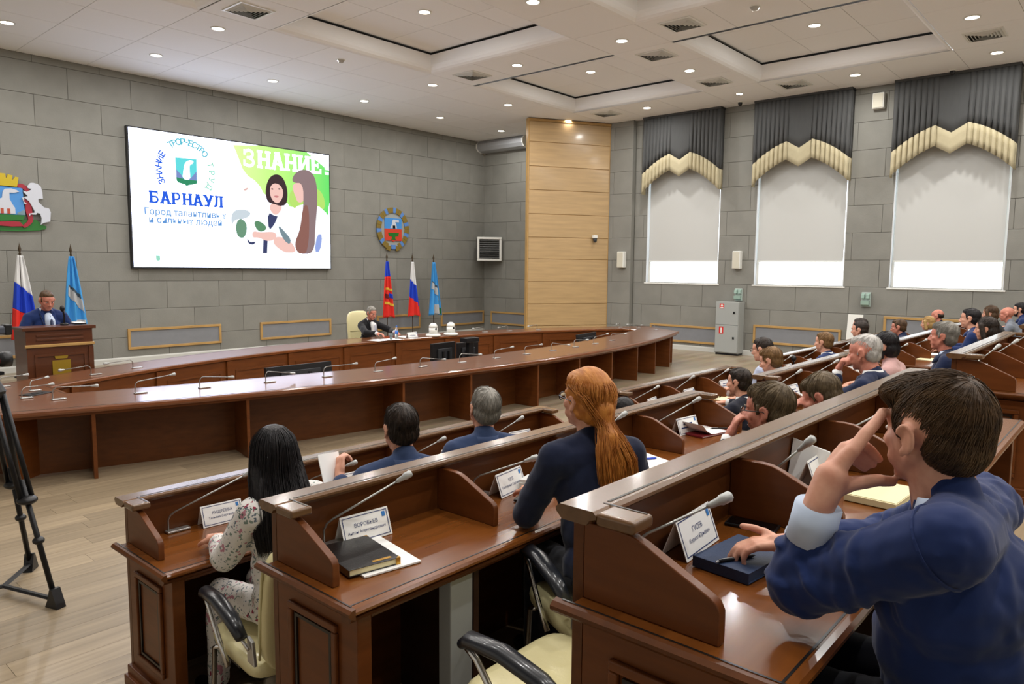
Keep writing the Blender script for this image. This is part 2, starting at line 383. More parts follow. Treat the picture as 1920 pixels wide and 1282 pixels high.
# fan heater on the front wall near the corner
t = thing('fan_heater', 'white square fan heater with black louvres in the wall corner', 'heater', (17.27, 16.16, 2.75), -0.62)
MB().box(-.36, .36, -.02, .34, -.34, .34).build('casing', mat('dark_casing', (52, 54, 54), .5), t, bevel=.02)
fr = MB(); 
for a in ((-.40, .40, .31, .38), (-.40, .40, -.38, -.31)): fr.box(a[0], a[1], -.08, .02, a[2], a[3])
for a in ((-.40, -.33), (.33, .40)): fr.box(a[0], a[1], -.08, .02, -.31, .31)
fr.build('front_frame', WPLAST, t, bevel=.012)
lv = MB().box(-.32, .32, -.035, .03, -.02, -.008, Matrix.Rotation(-.5, 4, 'X')).mesh('louvre', mat('grey_louvre', (96, 98, 98), .45))
for k in range(9): inst('louvre', lv, t, (0, -.04, -.27 + k * .0675))
MB().box(-.05, .05, .34, .72, -.05, .05).build('wall_bracket', BLACKM, t)

# ------------------------------------------------------------------ windows, blinds, valances
def window(n, y0, y1):
    w = struct(MB().box(XW - .03, XW + .30, y0 - .04, y1 + .04, WZ0 - .035, WZ0).build(f'window_{n}', WPLAST, bevel=.006))
    fx0, fx1 = XW + .12, XW + .19
    def bar(a, b, c, e, nm): MB().box(fx0, fx1, a, b, c, e).build(nm, WPLAST, w, bevel=.006)
    bar(y0, y1, WZ0, WZ0 + .02, 'frame_rail'); bar(y0, y1, WZ1 - .07, WZ1, 'frame_rail'); bar(y0, y0 + .06, WZ0 + .02, WZ1 - .07, 'frame_stile'); bar(y1 - .06, y1, WZ0 + .02, WZ1 - .07, 'frame_stile')
    for a, b in ((y0 + .06, y1 - .06),):
        MB().box(fx0 + .03, fx0 + .036, a, b, WZ0 + .02, WZ1 - .07).build('pane', GLASS, w)
    rv = mat('white_reveal', (214, 216, 218), .6)
    MB().box(XW - .004, XW + .34, y0, y0 + .012, WZ0, WZ1).build('reveal', rv, w); MB().box(XW - .004, XW + .34, y1 - .012, y1, WZ0, WZ1).build('reveal', rv, w)
for n, (a, b) in enumerate(WIN, 1): window(n, a, b)
BLIND = bpy.data.materials.new('blind_fabric'); BLIND.use_nodes = True
nt = BLIND.node_tree; b = nt.nodes['Principled BSDF']; out = nt.nodes['Material Output']
b.inputs['Base Color'].default_value = (*lin((196, 197, 194)), 1); b.inputs['Roughness'].default_value = .9
tl = nt.nodes.new('ShaderNodeBsdfTranslucent'); tl.inputs[0].default_value = (*lin((196, 200, 198)), 1)
ms = nt.nodes.new('ShaderNodeMixShader'); ms.inputs[0].default_value = 0.05
nt.links.new(b.outputs[0], ms.inputs[1]); nt.links.new(tl.outputs[0], ms.inputs[2]); nt.links.new(ms.outputs[0], out.inputs[0])
WN = ['window beside the wooden screen', 'middle window', 'right window']
for i, (y0, y1) in enumerate(WIN):
    t = thing('roller_blind', f'light grey roller blind pulled most of the way down the {WN[i]}', 'blind', (XW + .06, (y0 + y1) / 2, 2.375), group='grey roller blinds')
    hw = (y1 - y0) / 2 - .05
    MB().box(-.0015, .0015, -hw, hw, 0, 3.0).build('fabric', BLIND, t)
    MB().box(-.012, .012, -hw, hw, -.02, .012).build('bottom_bar', WPLAST, t, bevel=.004)
    MB().tube([(0, -hw, 3.02), (0, hw, 3.02)], .03, 12).build('roller', WPLAST, t)
    MB().tube([(-.02, -hw - .02, 3.0), (-.02, -hw - .02, .45)], .004, 5).build('cord', WPLAST, t)
def valance(i, y0, y1):
    yc = (y0 + y1) / 2; hw = 1.125; n = 240; zt = CEIL - .03
    t = thing('curtain_valance', f'dark grey pleated valance with cream scalloped border over the {WN[i]}', 'curtain', (17.46, yc, zt), group='pleated window valances')
    def low(s):      # bottom edge height, s = distance from the centre
        s = abs(s)
        if s < .29: return 4.58 + (4.755 - 4.58) * s / .29
        q = (s - .29) / (hw - .29); return 4.755 - .575 * (0.55 * q + 0.45 * q * q)
    def band(s): return .42 + .08 * max(0, (abs(s) - .29) / .84)
    us = [-hw + 2 * hw * k / n for k in range(n + 1)]
    rnd = random.Random(5 + i); ph = [rnd.uniform(-.5, .5) for _ in range(40)]
    def fold(u):
        if abs(u) < .27: return 0.012 * math.cos(u * 6)
        q = (abs(u) - .27) / (hw - .27) * 8; k = int(q); f = q - k
        e = .075 * (1 - abs(2 * f - 1) ** 3) - .03 + .008 * ph[(k + (20 if u > 0 else 0)) % 40]
        return e + (.05 * (abs(u) - .27) if abs(u) > .9 else 0) * 0
    def sheet(z_top, z_bot, steps, off=0.0):
        q = MB(); 
        for k, u in enumerate(us):
            for j in range(steps + 1):
                a = j / steps; zz_ = z_top(u) * (1 - a) + z_bot(u) * a
                h = min(1.0, max(0.35, (zt - zz_) / .8)); q.v.append((-fold(u) * h - off, u, zz_ - zt))
        m = steps + 1
        q.f = [(k * m + j, (k + 1) * m + j, (k + 1) * m + j + 1, k * m + j + 1) for k in range(n) for j in range(steps)]
        # side returns to the wall
        for e in (0, n):
            b0 = len(q.v)
            for j in range(m):
                x_, y_, z_ = q.v[e * m + j]; q.v.append((x_, y_, z_)); q.v.append((.20, y_, z_))
            q.f += [(b0 + 2 * j, b0 + 2 * j + 1, b0 + 2 * j + 3, b0 + 2 * j + 2) for j in range(steps)]
        return q
    a = sheet(lambda u: zt, lambda u: low(u) + band(u), 5)
    o = a.build('pleated_cloth', GREYCL, t, smooth=True); o.modifiers.new('thick', 'SOLIDIFY').thickness = .006
    b_ = sheet(lambda u: low(u) + band(u) + .004, low, 3, .004)
    o = b_.build('cream_border', CREAMCL, t, smooth=True); o.modifiers.new('thick', 'SOLIDIFY').thickness = .008
    MB().box(-.02, .24, -hw, hw, -.02, .03).build('pelmet_board', GREYCL, t)
for i, (a, b_) in enumerate(WIN): valance(i, a, b_)

# ------------------------------------------------------------------ grey panels in pale wooden frames low on the walls
def radiator(label, w, z0, z1, loc, rz, grp='framed grey wall panels'):
    t = thing('framed_wall_panel', label, 'radiator cover', loc, rz, grp); fw = .055
    MB().box(fw, w - fw, -.02, 0, z0 + fw, z1 - fw).build('grey_panel', GREYP, t)
    for a in ((0, w, z0, z0 + fw), (0, w, z1 - fw, z1), (0, fw, z0 + fw, z1 - fw), (w - fw, w, z0 + fw, z1 - fw)):
        MB().box(a[0], a[1], -.045, 0, a[2], a[3]).build('frame_bar', PINETRIM, t, bevel=.006)
fy_ = YW - .012; fx_ = XW - .012
radiator('long grey wall panel in pale wood frame beside the lectern', 2.13, .29, .75, (6.36, fy_, 0), 0)
radiator('grey wall panel in pale wood frame left of the seated chairman', 2.1, .29, .735, (9.52, fy_, 0), 0)
radiator('grey wall panel in pale wood frame behind the white blue red flag', 1.65, .30, .74, (13.2, fy_, 0), 0)
radiator('grey wall panel in pale wood frame between flags and corner', 1.95, .30, .73, (15.72, fy_, 0), 0)
radiator('grey wall panel in pale wood frame half behind the lectern', 2.1, .29, .75, (2.6, fy_, 0), 0)
radiator('grey side wall panel in pale wood frame between corner and wooden screen', 2.1, .30, .72, (fx_, 16.45, 0), -PI / 2)
radiator('grey wall panel in pale wood frame left of the hydrant cabinet', 2.06, .20, .66, (fx_, 10.40, 0), -PI / 2)
radiator('grey wall panel in pale wood frame right of the hydrant cabinet', 2.1, .33, .79, (fx_, 7.44, 0), -PI / 2)
radiator('grey wall panel in pale wood frame behind the back rows', 2.1, .62, 1.15, (fx_, 4.45, 0), -PI / 2)

# ------------------------------------------------------------------ small things on the window wall
def wall_box(label, y, z, w, h, nm='wall_speaker', cat='speaker', grp='white wall speakers', x=XW):
    t = thing(nm, label, cat, (x, y, z), group=grp)
    MB().box(-.16, 0, -w / 2, w / 2, -h / 2, h / 2).build('cabinet', WPLAST, t, bevel=.02)
    MB().box(-.172, -.158, -w / 2 + .02, w / 2 - .02, -h / 2 + .02, h / 2 - .02).build('grille', mat('speaker_grille', (200, 196, 180), .7), t, bevel=.004)
wall_box('slim white speaker left of the window beside the wooden screen', 11.27, 2.41, .22, .45, x=XW - .14)
wall_box('slim white speaker between the left and middle windows', 7.92, 2.40, .21, .45)
wall_box('white box speaker high between the two right valances', 4.8, 5.87, .24, .34)
EMG = mat('pale_green_lens', (150, 176, 164), .15, coat=.5)
for lbl, y, z, h in (('greenish emergency lamp above the hydrant cabinet', 7.86, 1.53, .31), ('greenish emergency lamp below the two right windows', 4.84, 1.51, .33)):
    t = thing('emergency_lamp', lbl, 'light', (XW - .012, y, z), group='emergency wall lamps')
    MB().box(-.05, 0, -.1, .1, -h / 2, h / 2).build('back_plate', mat('pale_plate', (170, 184, 178), .4), t, bevel=.01)
    MB().prism([(-.05, -h / 2 + .02), (-.13, -h / 2 + .05), (-.14, -.03), (-.05, -.02)], 'y', -.085, .085).build('lens', EMG, t)
    MB().prism([(-.05, .02), (-.13, .03), (-.12, h / 2 - .05), (-.05, h / 2 - .02)], 'y', -.085, -.02).build('lens', EMG, t)
    MB().prism([(-.05, .02), (-.13, .03), (-.12, h / 2 - .05), (-.05, h / 2 - .02)], 'y', .02, .085).build('lens', EMG, t)
t = thing('hydrant_cabinet', 'tall light grey fire hydrant cabinet with red signs on window wall', 'cabinet', (17.36, 8.0, .05))
MB().box(0, .33, -.31, .31, 0, 1.30).build('body', GREYM, t, bevel=.006)
RED = mat('sign_red', (206, 40, 36), .5)
for nm, z0, z1 in (('upper_door', .72, 1.29), ('lower_door', .02, .71)):
    dr = MB().box(-.018, 0, -.30, .30, z0, z1).build(nm, GREYM, t, bevel=.006)
    MB().box(-.034, -.017, -.21, -.17, (z0 + z1) / 2 - .0, (z0 + z1) / 2 + .055).build('lock', BLACKM, dr)
    MB().box(-.0195, -.0182, .08, .20, z1 - .16 if z0 > .5 else z1 - .22, z1 - .04).build('sign', RED, dr)
    g = MB()
    if z0 > .5: g.ball((-.0197, .14, z1 - .085), (.001, .035, .022)).box(-.0202, -.0196, .1, .18, z1 - .15, z1 - .125)
    else: g.box(-.0202, -.0196, .12, .16, z1 - .2, z1 - .07)
    g.build('sign_symbol', WPLAST, dr)
MB().box(.02, .31, -.29, .29, -.05, 0).build('plinth', BLACKM, t)
t = thing('flip_chart', 'white flip chart board leaning by the wall behind the audience', 'board', (17.30, 4.97, 0.0), 0)
MB().add([(.0, -.02, .45), (.12, -.5, .45), (.05, -.10, 1.28), (.02, .16, 1.28), (.03, -.02, .45), (.15, -.5, .45), (.08, -.10, 1.28), (.05, .16, 1.28)], [(0, 1, 2, 3), (7, 6, 5, 4), (0, 4, 5, 1), (1, 5, 6, 2), (2, 6, 7, 3), (3, 7, 4, 0)])
bd = MB().box(-.02, .02, -.16, .16, .45, 1.18, Matrix.Rotation(.12, 4, 'Y')).build('board', WPLAST, t, bevel=.006)
for y in (-.13, .13): MB().tube([(.03, y, 0), (.05, y, .5)], .015, 8).build('leg', SILVER, t)
MB().tube([(.30, 0, 0), (.16, 0, 1.0)], .015, 8).build('leg', SILVER, t)
for lbl, y in (('tiny black camera under the ceiling between left and middle valances', 7.85), ('tiny black camera on the right valance top', 3.35)):
    t = thing('ceiling_camera', lbl, 'camera', (17.3, y, CEIL), group='tiny ceiling cameras')
    MB().lathe([(.05, 0), (.05, -.05), (.035, -.09), (.005, -.105)]).build('dome', BLACK, t, smooth=True)
    MB().lathe([(.065, 0), (.065, -.018)]).build('mount', WPLAST, t)
# ------------------------------------------------------------------ ceiling vents and smoke detectors
vb = MB(); f_ = .30
vf = MB().ring([(-.3, -.3), (.3, -.3), (.3, .3), (-.3, .3)], [(-.265, -.265), (.265, -.265), (.265, .265), (-.265, .265)], -.018, 0).mesh('frame', WPLAST)
VB = mat('vent_back', (40, 40, 39), .8); VS = mat('vent_slat', (206, 206, 200), .5)
vback = MB().box(-.265, .265, -.265, .265, -.001, 0).mesh('backing', VB)
def louvre_me(h):
    q = MB(); c = ((-1, -1), (1, -1), (1, 1), (-1, 1))
    q.add([(sx * r, sy * r, z) for r, z in ((h, -.004), (h - .03, -.034), (h - .034, -.034), (h - .004, -.004)) for sx, sy in c], [(4 * a + k, 4 * a + (k + 1) % 4, 4 * ((a + 1) % 4) + (k + 1) % 4, 4 * ((a + 1) % 4) + k) for a in range(4) for k in range(4)])
    return q.mesh('louvre', VS)
lvr = [louvre_me(h) for h in (.262, .214, .166, .118, .070)]
VL = [(6.3, 11.2, 'beside the left coffer, above the screen'), (11.4, 11.18, 'above the far flags side of the left coffer'), (11.3, 6.2, 'near the top centre of the picture'), (12.58, 7.42, 'between the two coffers'), (15.12, 7.47, 'above the left valance, near corner of the right coffer'), (16.4, 6.22, 'near the middle valance'), (16.37, 11.12, 'just above the wooden screen'), (15.1, 2.47, 'at upper right by the right valance')]
for x, y, w in VL:
    t = thing('ceiling_vent', f'square louvred ceiling vent {w}', 'vent', (x, y, CEIL), group='square ceiling vents')
    inst('frame', vf, t); inst('backing', vback, t, (0, 0, -.001))
    for me in lvr: inst('louvre', me, t)
for x, y, w in ((11.3, 4.95, 'near the top right coffer edge'), (16.46, 7.5, 'above the gap between left and middle valances'), (8.92, 12.4, 'above the screen')):
    t = thing('smoke_detector', f'round white smoke detector on the ceiling {w}', 'detector', (x, y, CEIL), group='smoke detectors')
    MB().lathe([(.07, 0), (.07, -.02), (.055, -.035), (.05, -.05), (.02, -.06)]).build('body', mat('detector_grey', (186, 184, 178), .6), t, smooth=True)
    MB().lathe([(.085, 0), (.085, -.01)]).build('base', WPLAST, t)

# ------------------------------------------------------------------ audience desks
def frame_moulding(w, h, T, bw=.03, d=.014):
    q = MB()
    for a in ((-w / 2, w / 2, h / 2 - bw, h / 2), (-w / 2, w / 2, -h / 2, -h / 2 + bw), (-w / 2, -w / 2 + bw, -h / 2 + bw, h / 2 - bw), (w / 2 - bw, w / 2, -h / 2 + bw, h / 2 - bw)):
        q.prism([(a[0], a[2]), (a[1], a[2]), (a[1], a[3]), (a[0], a[3])], 'y', -d, 0, T)
    return q
PITCHX = .83
DIV = [(-.03, .75), (-.385, .75), (-.385, .825), (-.375, .843), (-.36, .853), (-.195, .928), (-.165, .938), (-.13, .942), (-.03, .942)]
def desk_row(x0, nb, k, label, detail=True):
    L = PITCHX * nb; T = thing('audience_desk', label, 'desk', (x0, RAILY[k], TIER[k]), group='long audience desks')
    MB().box(0, L, -.03, 0, 0, .95).build('front_panel', WOODX, T)
    # rail cap: stepped profile, short returns at both ends
    prof = [(.022, .958), (.030, .966), (.030, .975), (.018, .985), (-.078, .985), (-.088, .977), (-.088, .968), (-.070, .962), (-.060, .948), (.012, .948)]
    MB().prism(prof, 'x', -.035, L + .035).build('rail_cap', RAILW, T, smooth=False)
    MB().box(.055, L - .055, -.0665, -.0585, .985, .9862).build('inlay', INLAY, T)
    for e, s in ((0, 1), (L, -1)):
        a, b = sorted((e - s * .035, e + s * .055))
        MB().box(a, b, -.19, -.084, .952, .985).build('cap_return', RAILW, T, bevel=.01)
        a, b = sorted((e + s * .036, e + s * .042)); MB().box(a, b, -.18, -.06, .985, .9862).build('inlay', INLAY, T)
    # table top with rounded edge
    pr = [(-.03, .715), (-.03, .75), (-.545, .75), (-.558, .746), (-.566, .737), (-.566, .728), (-.556, .719), (-.54, .715)]
    MB().prism(pr, 'x', -.045, L + .045).build('table_top', WOODTOP, T)
    for e, s in ((0, -1), (L, 1)):
        q = [(e + s * .04, .712), (e + s * .055, .718), (e + s * .066, .729), (e + s * .066, .738), (e + s * .055, .747), (e + s * .04, .7505)]
        MB().prism(q, 'y', -.568, .02).build('end_moulding', WOODX, T)
        a, b = sorted((e + s * .038, e + s * .044)); MB().box(a, b, -.545, 0, .7503, .7513).build('inlay', INLAY, T)
    MB().box(-.04, L + .04, -.539, -.533, .7503, .7511).build('inlay', INLAY, T)
    MB().prism([(-.558, .715), (-.55, .700), (-.535, .690), (-.50, .690), (-.50, .715)], 'x', -.05, L + .05).build('under_moulding', WOODX, T)
    MB().box(.06, L - .06, -.52, -.50, .672, .69).build('apron', WOODX, T)
    # end pedestals
    for e, s in ((0, 1), (L, -1)):
        a, b = sorted((e, e + s * .06))
        P = MB().box(a, b, -.52, -.03, .0, .69).build('end_pedestal', WOOD, T, bevel=.004)
        R = Matrix.Translation((e, -.265, .40)) @ Matrix.Rotation(-PI / 2 * s, 4, 'Z')
        frame_moulding(.30, .46, R, .028, .016).build('panel_moulding', WOOD, P, bevel=.006)
        frame_moulding(.225, .385, R, .012, .008).build('inner_bead', INLAY, P)
        for j, (g, z1) in enumerate(((.022, .10), (.04, .055))):
            c, d_ = sorted((e - s * g, e + s * (.06 + g * .4))); MB().box(c, d_, -.52 - g, .0, 0, z1).build('plinth', WOOD, P, bevel=.006)
    # dividers and supports
    for i in range(nb + 1):
        x = i * PITCHX; a, b = (x, x + .03) if i == 0 else (x - .03, x) if i == nb else (x - .014, x + .014)
        MB().prism(DIV, 'x', a, b).build('divider', WOOD, T, bevel=.004)
        if 0 < i < nb and detail:
            MB().box(x - .38, x - .26, -.50, -.43, 0, .69).build('metal_leg', GREYM, T, bevel=.006)
            MB().box(x - .235, x - .205, -.48, -.03, 0, .69).build('support_panel', DARKW, T)
    return T
BX = {'near': (1.40, 4), 'middle': (5.86, 3), 'far': (9.55, 8)}
for k, nm in ((1, 'front row'), (2, 'second row'), (3, 'third row')):
    for blk, (x0, nb) in BX.items():
        desk_row(x0, nb, k, f'long brown wooden audience desk, {nm}, ' + {'near': 'block nearest the camera', 'middle': 'short middle block', 'far': 'far block by the windows'}[blk], blk == 'near')

# gooseneck microphones of the audience desks
MICH = mat('mic_head_grey', (176, 178, 176), .45, metal=.3); STEM = mat('mic_stem', (150, 150, 146), .3, metal=.7)
def gooseneck(label, loc, tip, grp, base=(.11, .045), rz=0.0, up=.07, s=1.0):
    t = thing('gooseneck_microphone', label, 'microphone', loc, rz, grp)
    MB().box(-.012, base[0], -base[1] / 2, base[1] / 2, 0, .012).build('base', SILVER, t, bevel=.004)
    tip = Vector(tip); h = Vector((tip.x, tip.y, 0)).normalized() * .035; d_ = (tip - Vector((h.x, h.y, up + .04))).normalized()
    pts = [(0, 0, .01), (0, 0, up), (h.x * .35, h.y * .35, up + .025), tuple(Vector((h.x, h.y, up + .042))), tuple(tip - d_ * .05)]
    MB().tube(pts, .0045 * s, 6).build('stem', STEM, t, smooth=True)
    e = tip
    MB().tube([e - d_ * .055, e - d_ * .045, e - d_ * .02, e - d_ * .014, e + d_ * .012, e + d_ * .018], [.005 * s, .009 * s, .011 * s, .0145 * s, .0145 * s, .008 * s], 10).build('head', MICH, t, smooth=True)
    return t
ORD = ['first', 'second', 'third', 'fourth', 'fifth', 'sixth', 'seventh', 'eighth']
RN = {1: 'front row', 2: 'second row', 3: 'third row'}; BN = {'near': 'near block', 'middle': 'middle block', 'far': 'far block'}
BAYN = {(k, blk, i): f'{ORD[i]} seat of the {RN[k]}, {BN[blk]}' for k in RN for blk, (x0, nb) in BX.items() for i in range(nb)}
rm = random.Random(3)
TIPS = {(1, 'near', 0): (.36, -.22, .30), (2, 'near', 0): (.285, -.17, .265), (3, 'near', 0): (.17, -.17, .205), (2, 'near', 1): (.20, -.22, .20), (3, 'near', 1): (.02, -.15, .235)}
def bay(k, blk, i): return BX[blk][0] + PITCHX * i, RAILY[k], TIER[k] + .7525
for (k, blk, i), nm in BAYN.items():
    if k == 3 and blk == 'far' and i > 2: continue
    x, y, z = bay(k, blk, i)
    gooseneck(f'grey gooseneck microphone on the {nm}', (x + .19, y - .055, z), TIPS.get((k, blk, i), (.22 + rm.uniform(-.04, .06), -.16 + rm.uniform(-.05, .03), .22 + rm.uniform(-.03, .05))), 'gooseneck microphones on the audience desks')

# name plates: folded white cards
INKB = mat('blue_ink', (48, 62, 112), .7); EMB = mat('tiny_crest_blue', (52, 120, 190), .6)
NAMES = {(1, 'near', 0): ('АНДРЕЕВА', 'Татьяна Сергеевна'), (2, 'near', 0): ('ВОРОБЬЕВ', 'Антон Александрович'), (2, 'near', 1): ('КЕЛ', 'Екатерина Сергеевна'), (3, 'near', 0): ('ГУСЕВ', 'Кирилл Юрьевич')}
def plate(label, loc, rz, txt=None, w=.225, h=.108):
    t = thing('name_plate', label, 'name plate', loc, rz, 'folded white name plates')
    q = MB(); th = .001
    yf, ya, yb = -.040, 0.0, .040
    MB().add([(-w / 2, yf, 0), (w / 2, yf, 0), (w / 2, ya, h), (-w / 2, ya, h), (-w / 2, yb, 0), (w / 2, yb, 0)], [(0, 1, 2, 3), (3, 2, 5, 4)])
    q.prism([(yf, 0), (ya, h), (yb, 0), (yb - .002, 0), (ya, h - .004), (yf + .002, 0)], 'x', -w / 2, w / 2).build('card', PAPER, t)
    nrm = Vector((0, -h, -yf)).normalized() if False else Vector((0, -h, .04)).normalized()
    R = Matrix(((1, 0, 0), (0, (ya - yf) / math.hypot(ya - yf, h), -h / math.hypot(ya - yf, h)), (0, h / math.hypot(ya - yf, h), (ya - yf) / math.hypot(ya - yf, h)))).to_4x4()
    R.translation = Vector((0, (yf + ya) / 2, h / 2)) + nrm * .0012
    hh = math.hypot(h, .04)
    b_ = MB()
    for a in ((-w / 2 + .008, w / 2 - .008, hh / 2 - .011, hh / 2 - .008), (-w / 2 + .008, w / 2 - .008, -hh / 2 + .008, -hh / 2 + .011), (-w / 2 + .008, -w / 2 + .011, -hh / 2 + .008, hh / 2 - .008), (w / 2 - .011, w / 2 - .008, -hh / 2 + .008, hh / 2 - .008)):
        b_.add([R @ Vector(p) for p in ((a[0], a[2], 0), (a[1], a[2], 0), (a[1], a[3], 0), (a[0], a[3], 0))], [(0, 1, 2, 3)])
    b_.build('border', INKB, t)
    MB().add([R @ Vector(p) for p in ((w / 2 - .034, hh / 2 - .036, .0002), (w / 2 - .018, hh / 2 - .036, .0002), (w / 2 - .018, hh / 2 - .016, .0002), (w / 2 - .034, hh / 2 - .016, .0002))], [(0, 1, 2, 3)]).build('crest', EMB, t)
    if txt:
        for j, (s_, sz, yy) in enumerate(((txt[0], .021, .012), (txt[1], .0165, -.014))):
            o = bpy.data.objects.new('lettering', text_mesh(s_, sz)); C.objects.link(o); o.data.materials.append(INKB); o.parent = t; o.matrix_local = R @ Matrix.Translation((0, yy, .0004))
    else:
        q = MB()
        for yy, ww in ((.012, .05), (-.012, .08)): q.add([R @ Vector(p) for p in ((-ww, yy - .004, .0003), (ww, yy - .004, .0003), (ww, yy + .004, .0003), (-ww, yy + .004, .0003))], [(0, 1, 2, 3)])
        q.build('lettering', INKB, t)
    return t
PLP = {(1, 'near', 0): (.46, -.09, -.06), (2, 'near', 0): (.36, -.085, -.08), (2, 'near', 1): (.39, -.105, .14), (3, 'near', 0): (.47, -.075, .06)}
for (k, blk, i), nm in BAYN.items():
    if k == 3 and (blk == 'far' or (blk == 'near' and i > 1)): continue
    if blk == 'far' and i > 4: continue
    x, y, z = bay(k, blk, i); dx, dy, rz = PLP.get((k, blk, i), (.5 + rm.uniform(-.06, .06), -.12, rm.uniform(-.15, .15)))
    plate(f'folded white name plate on the {nm}', (x + dx, y + dy, z), rz, NAMES.get((k, blk, i)))
# ------------------------------------------------------------------ big ring table
def arc_y(x, xc, apex, R, sgn): return apex + sgn * (R - math.sqrt(R * R - (x - xc) ** 2))
def fo(x): return arc_y(x, 8.38, 6.97, 20.9, 1)      # front outer edge
def ro(x): return arc_y(x, 8.5, 11.72, 12.0, -1)     # rear outer edge
def fi(x): return fo(x) + 1.05
def ri(x): return arc_y(x, 8.6, 10.93, 12.2, -1)
def ladder(xs0, f0, xs1, f1, n=40):
    a = [(xs0[0] + (xs0[1] - xs0[0]) * k / n, 0) for k in range(n + 1)]
    return [(x, f0(x)) for x, _ in a] + [(x, f1(x)) for x in [xs1[1] + (xs1[0] - xs1[1]) * k / n for k in range(n + 1)]]
OUT = ladder((1.8, 14.95), fo, (1.2, 15.7), ro); INN = ladder((2.70, 14.62), fi, (2.72, 14.62), ri)
def shrink(poly, d):      # move every corner by d along its inward normal
    n = len(poly); r = []
    for i in range(n):
        p, a, b = Vector(poly[i]), Vector(poly[i - 1]), Vector(poly[(i + 1) % n])
        e1, e2 = (p - a).normalized(), (b - p).normalized(); n1, n2 = Vector((-e1.y, e1.x)), Vector((-e2.y, e2.x))
        m_ = (n1 + n2); m_ = m_ / max(.5, m_.length_squared / 2); r.append(tuple(p + m_ * d))
    return r
t = ring_table = thing('ring_table', 'huge lens-shaped brown wooden ring table filling the hall front', 'table')
RINGTOP = mat('ring_table_top', (116, 64, 28), 0.30, var=0.2, scale=(1.5, 14, 14), coat=0.6, detail=5)
q = MB(); lv_ = [(0.0, .0, .743), (.006, .006, .750), (.03, .03, .750)]
n = len(OUT)
rings = [shrink(OUT, .045) , shrink(OUT, .008), OUT, shrink(OUT, .003), shrink(OUT, .016), shrink(INN, -.012), INN, shrink(INN, .0), shrink(INN, -.03)]
zs = [.692, .694, .712, .735, .750, .750, .738, .705, .692]
for r_, z_ in zip(rings, zs): q.v += [(p[0], p[1], z_) for p in r_]
m_ = len(rings)
q.f = [(a * n + i, a * n + (i + 1) % n, ((a + 1) % m_) * n + (i + 1) % n, ((a + 1) % m_) * n + i) for a in range(m_) for i in range(n)]
q.build('table_top', RINGTOP, t)
MB().ring(shrink(OUT, .05), shrink(OUT, .058), .750, .7512).build('inlay', INLAY, t)
MB().ring(shrink(INN, -.04), shrink(INN, -.047), .750, .7512).build('inlay', INLAY, t)
pan = shrink(OUT, .52); pan2 = shrink(OUT, .55)
MB().ring(pan, pan2, 0, .69).build('modesty_panel', WOODX, t)  # darker veneer than the supports, standing in for shade under the overhang
MB().ring(shrink(OUT, .05), shrink(OUT, .075), .66, .695).build('apron', WOOD, t)
for x in (2.6, 4.06, 5.55, 6.05, 7.2, 8.65, 9.8, 10.95, 12.1, 13.15, 14.3):
    y0 = fo(x); e = Vector((1, (fo(x + .01) - fo(x - .01)) / .02)).normalized(); nn = Vector((-e.y, e.x))
    if x == 5.55: continue
    p0, p1 = Vector((x, y0)) + nn * .06, Vector((x, y0)) + nn * .53; h = e * .018
    MB().add([(*(p0 - h), 0), (*(p0 + h), 0), (*(p1 + h), 0), (*(p1 - h), 0), (*(p0 - h), .69), (*(p0 + h), .69), (*(p1 + h), .69), (*(p1 - h), .69)],
             [(3, 2, 1, 0), (4, 5, 6, 7), (0, 1, 5, 4), (1, 2, 6, 5), (2, 3, 7, 6), (3, 0, 4, 7)]).build('support_panel', WOOD, t, bevel=.003)
for (xa, ya), (xb, yb) in (((1.95, 8.18), (2.42, 8.55)), ((15.05, 8.25), (14.6, 8.65)), ((1.40, 9.35), (2.0, 9.2)), ((15.5, 9.4), (14.9, 9.25))):
    dd = Vector((xb - xa, yb - ya)).normalized(); h = Vector((-dd.y, dd.x)) * .018
    MB().add([(xa - h.x, ya - h.y, 0), (xa + h.x, ya + h.y, 0), (xb + h.x, yb + h.y, 0), (xb - h.x, yb - h.y, 0), (xa - h.x, ya - h.y, .69), (xa + h.x, ya + h.y, .69), (xb + h.x, yb + h.y, .69), (xb - h.x, yb - h.y, .69)],
             [(3, 2, 1, 0), (4, 5, 6, 7), (0, 1, 5, 4), (1, 2, 6, 5), (2, 3, 7, 6), (3, 0, 4, 7)]).build('support_panel', WOOD, t)
# inner faces: framed panels between pilasters
MB().ring(shrink(INN, -.06), shrink(INN, -.03), 0, .69).build('inner_panel', WOOD, t)
fr_me = frame_moulding(1.0, .42, Matrix.Identity(4), .035, .018).mesh('panel_moulding', WOOD)
pl_me = MB().box(-.05, .05, -.03, 0, 0, .69).mesh('pilaster', WOOD)
x = 3.0
while x < 14.4:
    e = Vector((1, (ri(x + .01) - ri(x - .01)) / .02)).normalized(); rz = math.atan2(e.y, e.x); nn = Vector((e.y, -e.x)) * -.02
    inst('pilaster', pl_me, t, (x - nn.x * 0, ri(x) + .03, 0), rz)
    xm = x + .61
    if xm < 14.3:
        e = Vector((1, (ri(xm + .01) - ri(xm - .01)) / .02)).normalized()
        inst('panel_moulding', fr_me, t, (xm, ri(xm) + .032, .34), math.atan2(e.y, e.x))
    x += 1.22
k = 0
for i in range(14):
    x = 2.36 + .735 * (i) if i else 2.44
    x = 2.44 + .733 * i if i < 2 else 6.02 + .735 * (i - 5)
    gooseneck(f'gooseneck microphone on the near side of the ring table, {(ORD + ["ninth", "tenth", "eleventh", "twelfth", "thirteenth", "fourteenth"])[i]} from the left', (x, fo(x) + .60, .7515), (.38 + .05 * math.sin(i * 2.1), -.06 - .06 * math.cos(i * 3.), .12 + .05 * math.sin(i * 1.7)), 'gooseneck microphones on the ring table', base=(.12, .06), up=.09, s=1.25)
